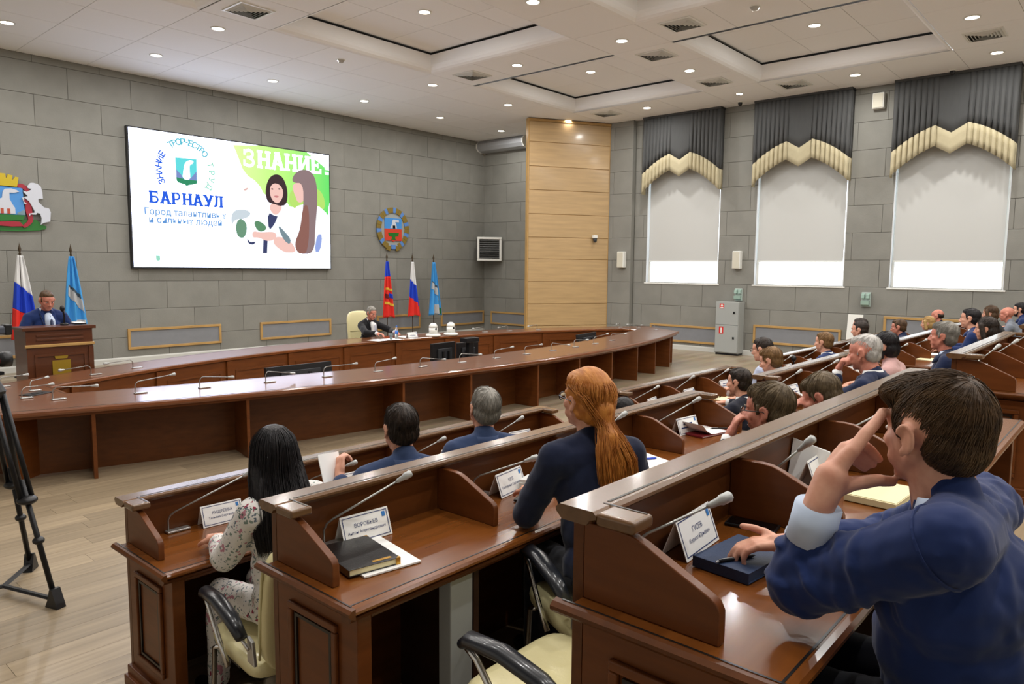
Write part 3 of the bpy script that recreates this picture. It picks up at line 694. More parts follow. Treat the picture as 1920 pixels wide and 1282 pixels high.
for i, x in enumerate((3.34, 3.95, 11.45, 12.07, 12.8)):
    gooseneck(f'gooseneck microphone on the far side of the ring table, {ORD[i]} from the left', (x, ri(x) + .28, .7515), (-.36, -.04, .10), 'gooseneck microphones on the ring table', base=(.12, .06), up=.08, s=1.25)
for i, (x, y, tx, ty) in enumerate(((2.45, 9.2, .25, .28), (2.30, 9.75, .3, .1), (2.25, 8.75, .33, .15), (14.85, 8.6, -.2, .25), (14.9, 9.1, -.3, .1), (14.75, 9.5, -.3, -.1))):
    gooseneck(f'gooseneck microphone on the {"left" if i < 3 else "right"} end of the ring table, {ORD[i % 3]} from the viewer', (x, y, .7515), (tx, ty, .1), 'gooseneck microphones on the ring table', base=(.1, .06), s=1.2)
t = thing('table_pad', 'flat black socket cover on left end of the ring table', 'cover', (2.45, 8.98, .7505)); t.rotation_euler.z = .5
MB().box(-.14, .14, -.09, .09, 0, .006).build('pad', BLACK, t, bevel=.002); MB().box(-.05, .05, -.03, .03, .006, .009).build('flap', BLACKM, t)

# ------------------------------------------------------------------ screens standing inside the ring
def monitor(label, loc, w, h, rz, tilt, lean=0.3):
    t = thing('monitor', label, 'monitor', loc, rz, 'black monitors inside the ring table')
    R = Matrix.Translation((0, 0, .30)) @ Matrix.Rotation(tilt, 4, 'X')
    MB().box(-w / 2, w / 2, -.03, .03, 0, h, R).build('housing', BLACK, t, bevel=.006)
    MB().box(-w / 2 + .02, w / 2 - .02, .030, .033, .02, h - .02, R).build('display', mat('dark_display', (14, 16, 22), .12), t)
    MB().box(-w * .3, w * .3, -.06, -.028, h * .2, h * .8, R).build('back_cover', mat('dark_grey_back', (40, 42, 46), .45), t, bevel=.008)
    for s in (-1, 1): MB().box(w * .12 * s - .02, w * .12 * s + .02, -.085, -.058, h * .3, h * .7, R).build('vent_grille', BLACKM, t)
    MB().box(-.04, .04, -.08, -.03, 0, .42).build('post', BLACKM, t)
    MB().box(-.25, .25, -.22, .2, 0, .025).build('foot', BLACKM, t, bevel=.008)
    return t
monitor('wide black monitor low inside the left half of the ring table', (5.97, 9.4, 0), 1.12, .40, 0.02, -.12)
monitor('black monitor low inside the right end of the ring table', (13.25, 9.35, 0), .95, .42, .18, -.15)
t = monitor('black monitor in front of the white domed cameras, left one of a pair', (8.86, 9.4, 0), .62, .5, .1, .0); t.location.z = .02
t = monitor('black monitor in front of the white domed cameras, right one of a pair', (9.62, 9.55, 0), .46, .46, -.25, .0)
t = thing('camera_stand', 'black pole stand between the pair of monitors inside the ring', 'stand', (9.27, 9.14, 0))
MB().box(-.06, .06, -.05, .05, .04, .88).build('pole', BLACK, t, bevel=.01); MB().box(-.2, .2, -.15, .15, 0, .04).build('foot', BLACKM, t); MB().box(-.16, .16, -.09, .09, .82, .9).build('head_box', BLACK, t, bevel=.01)
for i, x in enumerate((10.06, 10.5)):
    t = thing('dome_camera', ('left ' if i == 0 else 'right ') + 'white domed conference camera on far table edge near black monitors', 'camera', (x, ri(x) + .12, .7515), group='white domed cameras')
    MB().lathe([(.15, 0), (.155, .02), (.14, .045), (.06, .05)]).build('foot', WPLAST, t, smooth=True)
    MB().lathe([(.085, .05), (.088, .17)], seg=24).build('body', WPLAST, t, smooth=True)
    MB().lathe([(.088, .17), (.084, .21), (.066, .245), (.035, .265), (.004, .27)], seg=24).build('dome', WPLAST, t, smooth=True)
    MB().ball((0, -.075, .15), (.03, .02, .03)).build('lens', BLACK, t, smooth=True)
# chairman's papers, bottle and glass
def sheet(label, loc, rz, w=.21, h=.297, m=None, nm='paper_sheet', cat='paper', grp=None, th=.0015, curl=0.0):
    t = thing(nm, label, cat, loc, rz, grp); q = MB(); n = 6
    for j in range(2):
        for i in range(n + 1):
            a = i / n; z = curl * (max(0, a - .55) / .45) ** 2 * .6
            for s in (0, 1): q.v.append((-w / 2 + w * a, -h / 2 + h * s, z + (th if j else 0)))
    for i in range(n):
        k = 2 * i; b0 = 2 * (n + 1) + k
        q.f += [(k, k + 1, k + 3, k + 2), (b0, b0 + 2, b0 + 3, b0 + 1), (k, k + 2, b0 + 2, b0), (k + 1, b0 + 1, b0 + 3, k + 3)]
    e = 2 * n; f = 2 * (n + 1); q.f += [(0, f, f + 1, 1), (e, e + 1, f + e + 1, f + e)]
    q.build('page', m or PAPER, t); return t
PS = 'white papers before the seated chairman'
for i, (x, y, r, w_) in enumerate(((8.72, 11.05, .1, 'left'), (9.02, 11.02, -.15, 'middle'), (9.55, 11.22, .25, 'right'))):
    sheet(f'white paper sheet before the seated chairman, {w_} one', (x, y, .7515), r, .3, .32, grp=PS)
t = plate('small white folded card right of the chairman\'s bottle', (9.52, 11.0, .7535), .05, None, .26, .11)
BOT = mat('blue_bottle_label', (64, 120, 205), .4); PET = mat('clear_plastic', (226, 236, 240), .08, trans=.85)
t = thing('water_bottle', 'small water bottle with blue label before the chairman', 'bottle', (9.13, 11.0, .7515))
MB().lathe([(.03, 0), (.033, .01), (.033, .09), (.03, .10), (.033, .11), (.033, .17), (.02, .21), (.013, .225), (.013, .24)]).build('body', PET, t, smooth=True)
MB().lathe([(.0338, .10), (.0338, .165)]).build('label', BOT, t, smooth=True); MB().lathe([(.015, .235), (.015, .26)]).build('cap', BOT, t)
t = thing('drinking_glass', 'clear drinking glass left of the chairman\'s water bottle', 'glass', (8.98, 10.98, .7535))
MB().lathe([(.028, 0), (.034, .12), (.031, .12), (.026, .006), (.001, .006)], seg=18).build('bowl', PET, t, smooth=True); MB().lathe([(.0255, .007), (.0285, .06), (.001, .06)], seg=18).build('water', PET, t, smooth=True)

# ------------------------------------------------------------------ lectern
t = thing('lectern', 'wide dark brown wooden lectern with gold coat of arms', 'lectern', (3.31, 11.0, 0))
LW = mat('lectern_wood', (92, 48, 22), .35, var=.3, scale=(3, 3, 20), coat=.3)
MB().box(-.40, .40, 0, .5, 0, 1.27).build('body', LW, t, bevel=.004)
MB().prism([(-.03, 1.27), (.54, 1.27), (.54, 1.30), (-.03, 1.315)], 'x', -.44, .44).build('top', LW, t, bevel=.004)
MB().prism([(0, 1.04), (-.03, 1.05), (-.03, 1.075), (0, 1.085)], 'x', -.415, .415).build('ledge', PINETRIM, t)
for z in (1.13, 1.185): MB().box(-.28, .28, -.012, 0, z, z + .03).build('slat', LW, t, bevel=.004)
frame_moulding(.62, .78, Matrix.Translation((0, 0, .56)), .03, .014).build('panel_moulding', LW, t)
for s in (-1, 1): MB().box(s * .37 - .03, s * .37 + .03, -.018, 0, .1, 1.03).build('pilaster', LW, t)
MB().box(-.43, .43, -.03, .52, 0, .1).build('plinth', LW, t, bevel=.006)
GOLD = mat('dull_gold', (150, 120, 28), .45, metal=.2)
g = MB().prism([(-.11, .67), (.11, .67), (.11, .86), (-.11, .86)], 'y', -.012, 0)
cr = [(-.07, .88), (.07, .88), (.09, .945), (.06, .93), (.045, .955), (.02, .935), (0, .96), (-.02, .935), (-.045, .955), (-.06, .93), (-.09, .945)]
g.prism(cr, 'y', -.012, 0); g.build('coat_of_arms', GOLD, t)
t = thing('lectern_microphone', 'black gooseneck microphone with foam head on the lectern', 'microphone', (3.43, 11.2, 1.3145))
MB().lathe([(.05, 0), (.05, .02), (.03, .03)]).build('base', BLACK, t); MB().tube([(0, 0, .03), (0, -.02, .12), (-.02, -.04, .2)], .012, 8).build('stem', BLACK, t); MB().ball((-.03, -.05, .23), (.03, .03, .045)).build('foam_head', BLACK, t, smooth=True)
t = thing('lectern_papers', 'low dark paper stack lying at the right of the lectern top', 'papers', (3.62, 11.25, 1.318))
MB().box(-.07, .07, -.1, .1, 0, .02).build('stack', BLACKM, t); MB().box(-.065, .065, -.095, .095, .02, .024).build('top_sheet', PAPER, t)

# ------------------------------------------------------------------ video camera on tripod at the left edge
t = thing('tripod', 'black video tripod with spreader standing at the left edge', 'tripod', (1.25, 5.5, 0))
feet = [(.16, -.45), (.23, .30), (-.40, .12)]
MB().lathe([(.07, 1.30), (.08, 1.34), (.05, 1.40), (.05, 1.44)]).build('bowl', BLACK, t)
for fx, fy in feet:
    f = Vector((fx, fy, .06)); top = Vector((fx * .12, fy * .12, 1.32)); mid = top.lerp(f, .52); side = Vector((-fy, fx, 0)).normalized() * .035
    lg = MB()
    lg.tube([top + side, mid + side], .016, 8); lg.tube([top - side, mid - side], .016, 8)
    L_ = lg.build('leg', BLACKM, t, smooth=True)
    MB().tube([top.lerp(f, .42), f], .017, 8).build('lower_leg', BLACKM, L_, smooth=True)
    MB().ball(mid, (.06, .06, .03)).build('clamp', BLACK, L_, smooth=True); MB().ball(top.lerp(f, .72), (.035, .035, .025)).build('clamp', BLACK, L_, smooth=True)
    MB().tube([(0, 0, .05), f * 1.0 + Vector((0, 0, -.012))], .02, 6, flat=.6).build('spreader_arm', BLACKM, t)
    MB().prism([(-.05, 0), (.06, 0), (.05, .03), (.015, .12), (-.005, .12), (-.03, .04)], 'y', -.03, .03, Matrix.Translation((fx, fy, 0)) @ Matrix.Rotation(math.atan2(fy, fx), 4, 'Z')).build('foot', BLACK, t)
t = thing('video_camera', 'black video camera on the tripod, only the lens end in view', 'camera', (1.25, 5.5, 1.4625), .15)
MB().box(-.22, .02, -.07, .07, .0, .2).build('body', BLACK, t, bevel=.02)
MB().tube([(.0, 0, .075), (.06, 0, .075), (.065, 0, .075), (.115, 0, .075)], [.045, .045, .05, .052], 18).build('lens', BLACK, t, smooth=True)
MB().tube([(.035, 0, .075), (.042, 0, .075)], [.047, .047], 18).build('red_ring', mat('lens_red', (150, 24, 44), .4), t)
MB().box(-.16, .0, -.015, .015, .2, .24).build('handle_post', BLACK, t); 
MB().box(-.2, .11, -.03, .03, .235, .29).build('top_handle', mat('camera_grey', (70, 74, 84), .4), t, bevel=.015)
MB().box(.085, .13, -.035, .035, .23, .3).build('viewfinder', BLACK, t, bevel=.01)
MB().box(-.06, .06, -.05, .05, -.02, 0).build('plate', BLACKM, t)

# ------------------------------------------------------------------ flags
def flag(label, x, y, kind, seed):
    t = thing('flag', label, 'flag', (x, y, 0), group='flags on poles by the front wall')
    MB().lathe([(.2, 0), (.2, .02), (.06, .05), (.02, .07)]).build('foot', BLACKM, t, smooth=True)
    MB().tube([(0, 0, .05), (0, 0, 2.32)], .014, 8).build('pole', mat('dark_pole', (58, 44, 32), .4), t)
    MB().lathe([(.012, 2.30), (.024, 2.33), (.014, 2.36), (.030, 2.42), (.012, 2.49), (.002, 2.54)], seg=10).build('finial', mat('bronze_tip', (74, 62, 46), .4, metal=.5), t, smooth=True)
    rnd = random.Random(seed); n, m_ = 36, 26; zt, zb = 2.30, .78; skew = .06
    def P(u, v, e=0):
        s = .045 + .20 * v ** .85; a = (u - .5) * 2
        w = (.022 + .045 * v) * math.sin(u * 17 + seed + v * 1.5) + .02 * math.sin(u * 31 + seed * 2)
        return (a * s + skew * v * (1 if kind else 1) * .5, -.02 - .05 * v * (1 - a * a) + w * .8 - e, zt - (zt - zb) * v - .10 * a * v * 0 - .06 * v * abs(a))
    def cloth(nm, m, v0, v1, u0=0.0, u1=1.0, e=0.0):
        q = MB(); 
        for i in range(n + 1):
            u = u0 + (u1 - u0) * i / n; a, b = v0(u), v1(u)
            for j in range(m_ + 1): q.v.append(P(u, a + (b - a) * j / m_, e))
        q.f = [(i * (m_ + 1) + j, (i + 1) * (m_ + 1) + j, (i + 1) * (m_ + 1) + j + 1, i * (m_ + 1) + j + 1) for i in range(n) for j in range(m_)]
        o = q.build(nm, m, t, smooth=True); s = o.modifiers.new('thick', 'SOLIDIFY'); s.thickness = .004; return o
    FW, FB, FR, FS = mat('flag_white', (226, 226, 226), .8), mat('flag_blue', (24, 62, 190), .8), mat('flag_red', (214, 44, 34), .8), mat('flag_sky', (64, 150, 214), .8)
    FG, FD, FY = mat('flag_grey', (176, 178, 180), .8), mat('flag_green', (30, 110, 60), .8), mat('flag_yellow', (214, 178, 60), .8)
    c = lambda k: (lambda u: k); sl = lambda k, g: (lambda u: min(1, max(0, k + g * (u - .5))))
    if kind == 'tri':
        cloth('white_stripe', FW, c(0), sl(.40, .18)); cloth('blue_stripe', FB, sl(.40, .18), sl(.72, .2)); cloth('red_stripe', FR, sl(.72, .2), c(1))
    elif kind == 'sky':
        cloth('blue_cloth', FS, c(0), c(1)); cloth('crest_castle', FG, sl(.46, .25), sl(.60, .3), .12, .92, .012); cloth('crest_shade', mat('flag_dark', (62, 78, 92), .8), sl(.42, .2), sl(.47, .25), .15, .8, .012)
        cloth('crest_white', FG, sl(.82, -.05), c(.995), .3, .85, .012); cloth('crest_green', FD, c(.86), c(.97), .85, .98, .012)
    else:
        cloth('blue_band', FB, c(0), c(.27)); cloth('red_cloth', FR, c(.27), c(1)); cloth('yellow_lettering', FY, sl(.48, .05), sl(.52, .05), .25, .85, .012); cloth('yellow_lettering', FY, sl(.74, .08), sl(.785, .08), .1, .8, .012)
        cloth('crest_blue', FB, sl(.56, .1), sl(.64, .1), .45, .8, .012); cloth('crest_dark', mat('flag_maroon', (96, 24, 30), .8), sl(.62, .2), sl(.70, .2), .25, .6, .012)
flag('white, blue and red striped flag left of the man at the lectern', 4.22, 16.0, 'tri', 1)
flag('sky blue flag with grey crest right of the man at the lectern', 5.08, 16.0, 'sky', 2)
flag('red flag with blue top behind the seated chairman', 12.95, 16.0, 'red', 3)
flag('white, blue and red striped flag, middle one right of the chairman', 13.88, 16.0, 'tri', 4)
flag('sky blue flag with crest, last on the right near the corner', 14.70, 16.0, 'sky', 5)

# ------------------------------------------------------------------ LED screen and its slide
SX0, SX1, SZ0, SZ1, SY = 6.515, 11.56, 2.10, 5.075, 16.66
t = thing('led_screen', 'large wall-mounted screen showing a white and green slide with two women', 'screen', (SX0, SY, SZ0))
SWd, SHt = SX1 - SX0, SZ1 - SZ0
MB().box(-.03, SWd + .03, .01, YW - SY - .018, -.03, SHt + .03).build('housing', BLACK, t)
def _hom():
    src = [(45, 38), (1765, 285), (1780, 1250), (97, 1238)]; dst = [(0, SHt), (SWd, SHt), (SWd, 0), (0, 0)]; Am = []; bv = []
    for (x, y), (u, v) in zip(src, dst):
        Am += [[x, y, 1, 0, 0, 0, -u * x, -u * y], [0, 0, 0, x, y, 1, -v * x, -v * y]]; bv += [u, v]
    return np.append(np.linalg.solve(np.array(Am, float), np.array(bv, float)), 1).reshape(3, 3)
HM = _hom()
def sp(x, y): p = HM @ np.array([x, y, 1.0]); return p[0] / p[2], p[1] / p[2]      # slide sketch -> metres on the screen
def glow(name, rgb, k=1.0):
    m = mat('screen_' + name, (10, 10, 10), .5, emit=k, spec=.2); m.node_tree.nodes['Principled BSDF'].inputs['Emission Color'].default_value = (*lin(rgb), 1); return m
SLW = glow('slide_white', (222, 230, 255), 4.4)
MB().box(0, SWd, 0, .01, 0, SHt).build('display', SLW, t)
def smoothpoly(p, it=2):
    for _ in range(it):
        r = []
        for i in range(len(p)):
            a, b = p[i], p[(i + 1) % len(p)]; r += [(.75 * a[0] + .25 * b[0], .75 * a[1] + .25 * b[1]), (.25 * a[0] + .75 * b[0], .25 * a[1] + .75 * b[1])]
        p = r
    return p
def shape(nm, pts, m, layer, sm=2, raw=False):
    p = pts if raw else [sp(*a) for a in pts]
    if sm: p = smoothpoly(p, sm)
    p = [(min(max(a, 0), SWd), min(max(b, 0), SHt)) for a, b in p]
    return MB().add([(a, -.0006 * layer, b) for a, b in p], [tuple(range(len(p)))]).build(nm, m, t, normals=False)
gm = bpy.data.materials.new('slide_green'); gm.use_nodes = True; nt = gm.node_tree; b = nt.nodes['Principled BSDF']
tc = nt.nodes.new('ShaderNodeTexCoord'); sx = nt.nodes.new('ShaderNodeSeparateXYZ'); rp = nt.nodes.new('ShaderNodeValToRGB'); mr = nt.nodes.new('ShaderNodeMapRange'); mr.inputs[1].default_value = 2.3; mr.inputs[2].default_value = 5.0
nt.links.new(tc.outputs['Object'], sx.inputs[0]); nt.links.new(sx.outputs[0], mr.inputs[0]); nt.links.new(mr.outputs[0], rp.inputs[0])
rp.color_ramp.elements[0].color = (*lin((214, 236, 150)), 1); rp.color_ramp.elements[1].color = (*lin((70, 206, 84)), 1); e = rp.color_ramp.elements.new(.5); e.color = (*lin((168, 226, 104)), 1)
nt.links.new(rp.outputs[0], b.inputs['Emission Color']); b.inputs['Emission Strength'].default_value = 1.1; b.inputs['Base Color'].default_value = (.05, .1, .04, 1)
shape('slide_background', [(930, 163), (1770, 285), (1777, 820), (1700, 740), (1660, 700), (1440, 740), (1400, 680), (1220, 640), (1160, 520), (1040, 440), (985, 290)], gm, 1, 1)
shape('slide_leaves', [(1420, 600), (1500, 560), (1660, 560), (1720, 620), (1740, 740), (1660, 780), (1430, 740)], glow('slide_lime', (186, 230, 112)), 2)
shape('slide_face', [(1000, 480), (1060, 470), (1130, 520), (1120, 620), (1040, 640), (985, 580)], glow('slide_blush', (250, 240, 232), 1.25), 2)
shape('slide_lips', [(1035, 575), (1070, 560), (1075, 572), (1045, 588)], glow('slide_lip', (226, 180, 176)), 3)
COATM = glow('slide_coat', (240, 245, 252), 1.25); HAIR1 = glow('slide_dark_hair', (62, 40, 46), .8); SK = glow('slide_skin', (236, 192, 182), 1.1); HAIR2 = glow('slide_fair_hair', (150, 126, 128), .9)
shape('slide_coat', [(1050, 1060), (1080, 900), (1150, 770), (1250, 710), (1380, 715), (1450, 770), (1520, 900), (1500, 1125), (1080, 1120)], COATM, 2, 1)
shape('slide_plant', [(975, 850), (1010, 820), (1060, 860), (1065, 930), (1040, 995), (985, 985), (965, 910)], glow('slide_dark_green', (112, 158, 128), .9), 3)
shape('slide_plant', [(930, 760), (1040, 740), (1110, 780), (1050, 830), (960, 830), (930, 900)], glow('slide_mist', (206, 218, 226), 1.0), 2)
shape('slide_hair', [(1310, 442), (1365, 462), (1402, 540), (1414, 620), (1402, 708), (1350, 720), (1300, 700), (1243, 690), (1220, 620), (1230, 530), (1260, 468)], HAIR1, 4)
shape('slide_face', [(1258, 560), (1290, 520), (1340, 530), (1374, 580), (1372, 640), (1340, 694), (1300, 690), (1264, 640)], SK, 5)
shape('slide_mouth', [(1290, 632), (1315, 626), (1342, 636), (1316, 650)], glow('slide_rose', (206, 130, 130)), 6)
for ex in (1280, 1340): shape('slide_eye', [(ex - 14, 572), (ex, 564), (ex + 14, 574), (ex, 580)], HAIR1, 6)
shape('slide_neck', [(1268, 684), (1360, 692), (1362, 750), (1310, 806), (1256, 750)], SK, 3)
shape('slide_dress', [(1240, 770), (1310, 806), (1330, 800), (1296, 880), (1250, 930)], glow('slide_navy', (58, 66, 110), .9), 4, 1)
shape('slide_dress', [(1205, 1000), (1240, 1010), (1235, 1120), (1200, 1120)], glow('slide_navy', (58, 66, 110)), 4, 0)
shape('slide_cuff', [(1062, 990), (1090, 1030), (1140, 1020), (1120, 1050), (1075, 1040)], glow('slide_navy', (58, 66, 110)), 4, 1)
shape('slide_sprig', [(1125, 850), (1170, 845), (1230, 890), (1225, 925), (1170, 940), (1135, 900)], glow('slide_green2', (96, 150, 110), .9), 5, 1)
shape('slide_hand', [(1110, 930), (1180, 945), (1290, 935), (1325, 970), (1290, 1010), (1235, 1020), (1160, 985), (1110, 990)], SK, 6)
shape('slide_coat', [(1440, 760), (1520, 700), (1660, 700), (1770, 800), (1778, 1125), (1420, 1125), (1340, 1000), (1350, 880)], COATM, 5, 1)
shape('slide_hand', [(1300, 980), (1380, 985), (1450, 1030), (1490, 1115), (1400, 1120), (1330, 1080), (1285, 1030)], SK, 6)
shape('slide_sprig', [(1330, 880), (1380, 930), (1440, 1000), (1430, 1050), (1380, 1010), (1345, 940)], glow('slide_green3', (128, 150, 160), .9), 7, 1)
shape('slide_face', [(1450, 530), (1540, 500), (1560, 660), (1530, 690), (1494, 684), (1482, 640), (1462, 600)], SK, 7)
shape('slide_hair', [(1560, 403), (1618, 425), (1655, 500), (1668, 620), (1662, 760), (1648, 900), (1640, 1128), (1500, 1128), (1468, 1040), (1520, 920), (1548, 720), (1545, 520), (1455, 520), (1452, 470), (1500, 415)], HAIR2, 8)
shape('slide_hair', [(1545, 700), (1600, 720), (1590, 1128), (1500, 1128), (1468, 1040), (1520, 920)], glow('slide_auburn', (150, 102, 92), .9), 9)
shape('slide_sleeve', [(1665, 960), (1710, 960), (1690, 1110), (1640, 1110)], glow('slide_blue_shade', (150, 170, 232)), 7, 1)
# slab lettering built from bars
def stroke(p, w):
    r = []
    for a, b in zip(p, p[1:]):
        a, b = Vector(a), Vector(b); d_ = (b - a).normalized(); nn = Vector((-d_.y, d_.x)) * w / 2; e = d_ * w * .0
        r.append([tuple(a - e + nn), tuple(b + e + nn), tuple(b + e - nn), tuple(a - e - nn)])
    return r
def rect(a, b, c, d_): return [(a, c), (b, c), (b, d_), (a, d_)]
def arc(cx, cy, rx, ry, a0, a1, w, n=9):
    r = []
    for k in range(n):
        p0, p1 = math.radians(a0 + (a1 - a0) * k / n), math.radians(a0 + (a1 - a0) * (k + 1) / n)
        r.append([(cx + (rx - s * w / 2) * math.cos(p), cy + (ry - s * w / 2) * math.sin(p)) for p, s in ((p0, -1), (p1, -1), (p1, 1), (p0, 1))])
    return r
def glyph(c, t_=.2):
    h = .13; sf = lambda x, y: rect(x - .2, x + .2, y, y + h)
    V = lambda x: rect(x - t_ / 2, x + t_ / 2, 0, 1)
    if c == 'Б': return [V(.22), rect(.02, .85, 1 - .16, 1), rect(.72, .85, .72, 1), rect(.02, .6, 0, .14), rect(.2, .6, .46, .6)] + arc(.58, .3, .24, .23, -90, 90, .17)
    if c == 'А': return stroke([(.17, 0), (.47, 1)], t_) + stroke([(.5, 1), (.83, 0)], t_) + [rect(.25, .75, .26, .4), sf(.16, 0), sf(.84, 0), rect(.25, .6, .88, 1)]
    if c == 'Р': return [V(.22), rect(.02, .55, .86, 1), rect(.2, .55, .36, .5), sf(.22, 0)] + arc(.53, .68, .24, .25, -90, 90, .18)
    if c == 'Н': return [V(.2), V(.8), rect(.2, .8, .43, .58), sf(.2, 0), sf(.8, 0), sf(.2, 1 - h), sf(.8, 1 - h)]
    if c == 'У': return stroke([(.18, 1), (.52, .35)], t_) + stroke([(.85, 1), (.42, 0)], t_) + [sf(.16, 1 - h), sf(.84, 1 - h), rect(.1, .45, 0, .16)]
    if c == 'Л': return stroke([(.35, 1), (.25, .1)], t_) + [rect(.02, .3, 0, .17), V(.78), rect(.15, .98, .85, 1), sf(.78, 0)]
    if c == 'З': return arc(.45, .73, .27, .2, 150, -90, .15) + arc(.45, .28, .31, .22, 90, -150, .16) + [rect(.3, .5, .46, .58), rect(.08, .2, .66, .95), rect(.05, .18, .05, .36)]
    if c == 'И': return [V(.2), V(.8), sf(.2, 0), sf(.8, 0), sf(.2, 1 - h), sf(.8, 1 - h)] + stroke([(.26, .12), (.74, .88)], .15)
    if c == 'Е': return [V(.22), rect(.02, .85, .85, 1), rect(.02, .88, 0, .15), rect(.2, .65, .44, .57), rect(.74, .86, .7, 1), rect(.77, .89, 0, .32), rect(.55, .66, .36, .65)]
    if c == '!': return [rect(.15, .6, .3, 1), rect(.15, .6, 0, .17)]
    return []
def word(s, p0, p1, h, m, layer, t_=.2, gap=1.1):
    """slab word from slide point p0 to p1 (metres), letter height h"""
    wd = (p1[0] - p0[0]) / (len(s) - 1 + 1 / gap); 
    for i, c in enumerate(s):
        q = MB(); lw = wd / gap
        for k, poly in enumerate(glyph(c, t_)):
            q.add([(p0[0] + i * wd + x * lw, -.0006 * layer - .00004 * k, p0[1] + (p1[1] - p0[1]) * (i / len(s)) + y * h) for x, y in poly], [tuple(range(len(poly)))])
        q.build('slide_letter', m, t, normals=False)
BLU = glow('slide_blue', (24, 92, 228), 1.0)
a, b_ = sp(222, 688), sp(862, 733); hh = sp(222, 582)[1] - a[1]
word('БАРНАУЛ', a, (b_[0], b_[1]), hh, BLU, 3, .27, 1.03)
a, b_ = sp(1028, 376), sp(1765, 452); hh = sp(1028, 222)[1] - a[1]
word('ЗНАНИЕ', a, sp(1712, 446), hh, SLW, 5, .25, 1.02)
q = MB(); x0_, z0_ = sp(1722, 447)
for poly in glyph('!'): q.add([(min(x0_ + x * .25, SWd), -.003, z0_ + y * hh) for x, y in poly], [tuple(range(len(poly)))])
q.build('slide_letter', SLW, t, normals=False)
def stext(s, px_, py_, size, m, layer=3, rot=0.0, align='CENTER', off=0.0):
    o = bpy.data.objects.new('slide_text', text_mesh(s, size, align, off=off)); C.objects.link(o); o.data.materials.append(m); o.parent = t
    u, v = sp(px_, py_); o.matrix_local = Matrix.Translation((u, -.0006 * layer, v)) @ Matrix.Rotation(PI / 2, 4, 'X') @ Matrix.Rotation(rot, 4, 'Z')
TXB = glow('slide_text_blue', (96, 150, 214), 1.0)
stext('Город талантливых', 548, 783, .20, TXB, off=.004); stext('и сильных людей', 548, 850, .20, TXB, off=.004)
cc = sp(541, 420); rr = .64
def circ(s, a0, a1, m):
    for i, ch in enumerate(s):
        an = math.radians(a0 + (a1 - a0) * i / (len(s) - 1)); o = bpy.data.objects.new('slide_text', text_mesh(ch, .19, off=.006)); C.objects.link(o); o.data.materials.append(m); o.parent = t
        o.matrix_local = Matrix.Translation((cc[0] + rr * .93 * math.cos(an), -.0018, cc[1] + rr * math.sin(an))) @ Matrix.Rotation(PI / 2, 4, 'X') @ Matrix.Rotation(an - PI / 2, 4, 'Z')
circ('ЗНАНИЕ', 205, 150, BLU); circ('ТВОРЧЕСТВО', 122, 42, glow('slide_cyan', (96, 190, 210), 1.0)); circ('ТРУД', 18, -28, glow('slide_mint', (150, 214, 190), 1.1))
shape('slide_shield', [(448, 300), (632, 318), (636, 524), (600, 534), (560, 540), (548, 548), (530, 532), (480, 518), (460, 500)], glow('slide_shield_cyan', (96, 222, 226), 1.0), 3, 0)
shape('slide_shield_land', [(458, 470), (548, 490), (634, 500), (636, 524), (600, 534), (560, 540), (548, 548), (530, 532), (480, 518), (460, 500)], glow('slide_shield_green', (40, 148, 104), .9), 5, 0)
shape('slide_shield_hills', [(455, 400), (500, 450), (520, 486), (458, 478)], glow('slide_hill', (130, 150, 210), .9), 4, 0); shape('slide_shield_hills', [(632, 420), (590, 470), (560, 492), (632, 500)], glow('slide_hill', (130, 150, 210), .9), 4, 0)
shape('slide_furnace', [(510, 486), (520, 400), (530, 350), (560, 325), (605, 330), (600, 355), (570, 365), (572, 420), (580, 494)], SLW, 6, 1)
shape('slide_small_logo', [(283, 1140), (318, 1142), (320, 1180), (302, 1188), (286, 1180)], glow('slide_mint', (150, 214, 190), 1.1), 3, 0)

# ------------------------------------------------------------------ wall emblems
def relief(t, nm, pts, m, y0, d, sm=1):
    p = smoothpoly(pts, sm) if sm else pts
    return MB().prism(p, 'y', y0 - d, y0).build(nm, m, t)
t = thing('coat_of_arms', 'painted coat of arms with white rearing horse and blue shield on the wall', 'coat of arms', (0, YW - .017, 0))
ex = lambda x: 4.150 + .00089 * x; ez = lambda y: 4.01 - .001004 * y; EP = lambda pts: [(ex(a), ez(b)) for a, b in pts]
CX = 4.06; mir = lambda pts: [(2 * CX - a, b) for a, b in pts][::-1]
EG, EY, EB, EW, ER = mat('emblem_green', (34, 108, 38), .4), mat('emblem_gold', (190, 166, 22), .4), mat('emblem_blue', (70, 138, 205), .4), mat('emblem_white', (196, 200, 210), .4), mat('emblem_crimson', (156, 30, 50), .4)
base = EP([(-500, 1040), (300, 1000), (560, 985), (660, 990), (760, 1080), (850, 1110), (840, 1160), (700, 1195), (300, 1225), (-300, 1235)])
relief(t, 'green_mound', [p for p in base if p[0] > CX] + mir([p for p in base if p[0] > CX]), EG, 0, .04, 0)
sh = EP([(-110, 370), (410, 395), (440, 920), (-110, 905)]); relief(t, 'shield', [(CX - .44, ez(372)), (CX + .46, ez(390)), (CX + .48, ez(925)), (CX - .46, ez(905))], EB, -.03, .03, 0)
relief(t, 'shield_land', [(CX - .46, ez(905)), (CX + .48, ez(915)), (CX + .44, ez(1010)), (CX, ez(1050)), (CX - .42, ez(1000))], EG, -.03, .04, 0)
relief(t, 'furnace', EP([(-150, 900), (-130, 720), (-60, 640), (20, 600), (40, 480), (80, 430), (200, 415), (300, 440), (345, 468), (250, 495), (160, 500), (160, 620), (210, 720), (250, 780), (255, 895)]), EW, -.06, .02, 0)
for a in ((-20, 35), (100, 155)): relief(t, 'furnace_door', EP([(a[0], 800), (a[1], 800), (a[1], 900), (a[0], 900)]), mat('emblem_brick', (170, 70, 44), .5), -.08, .006, 0)
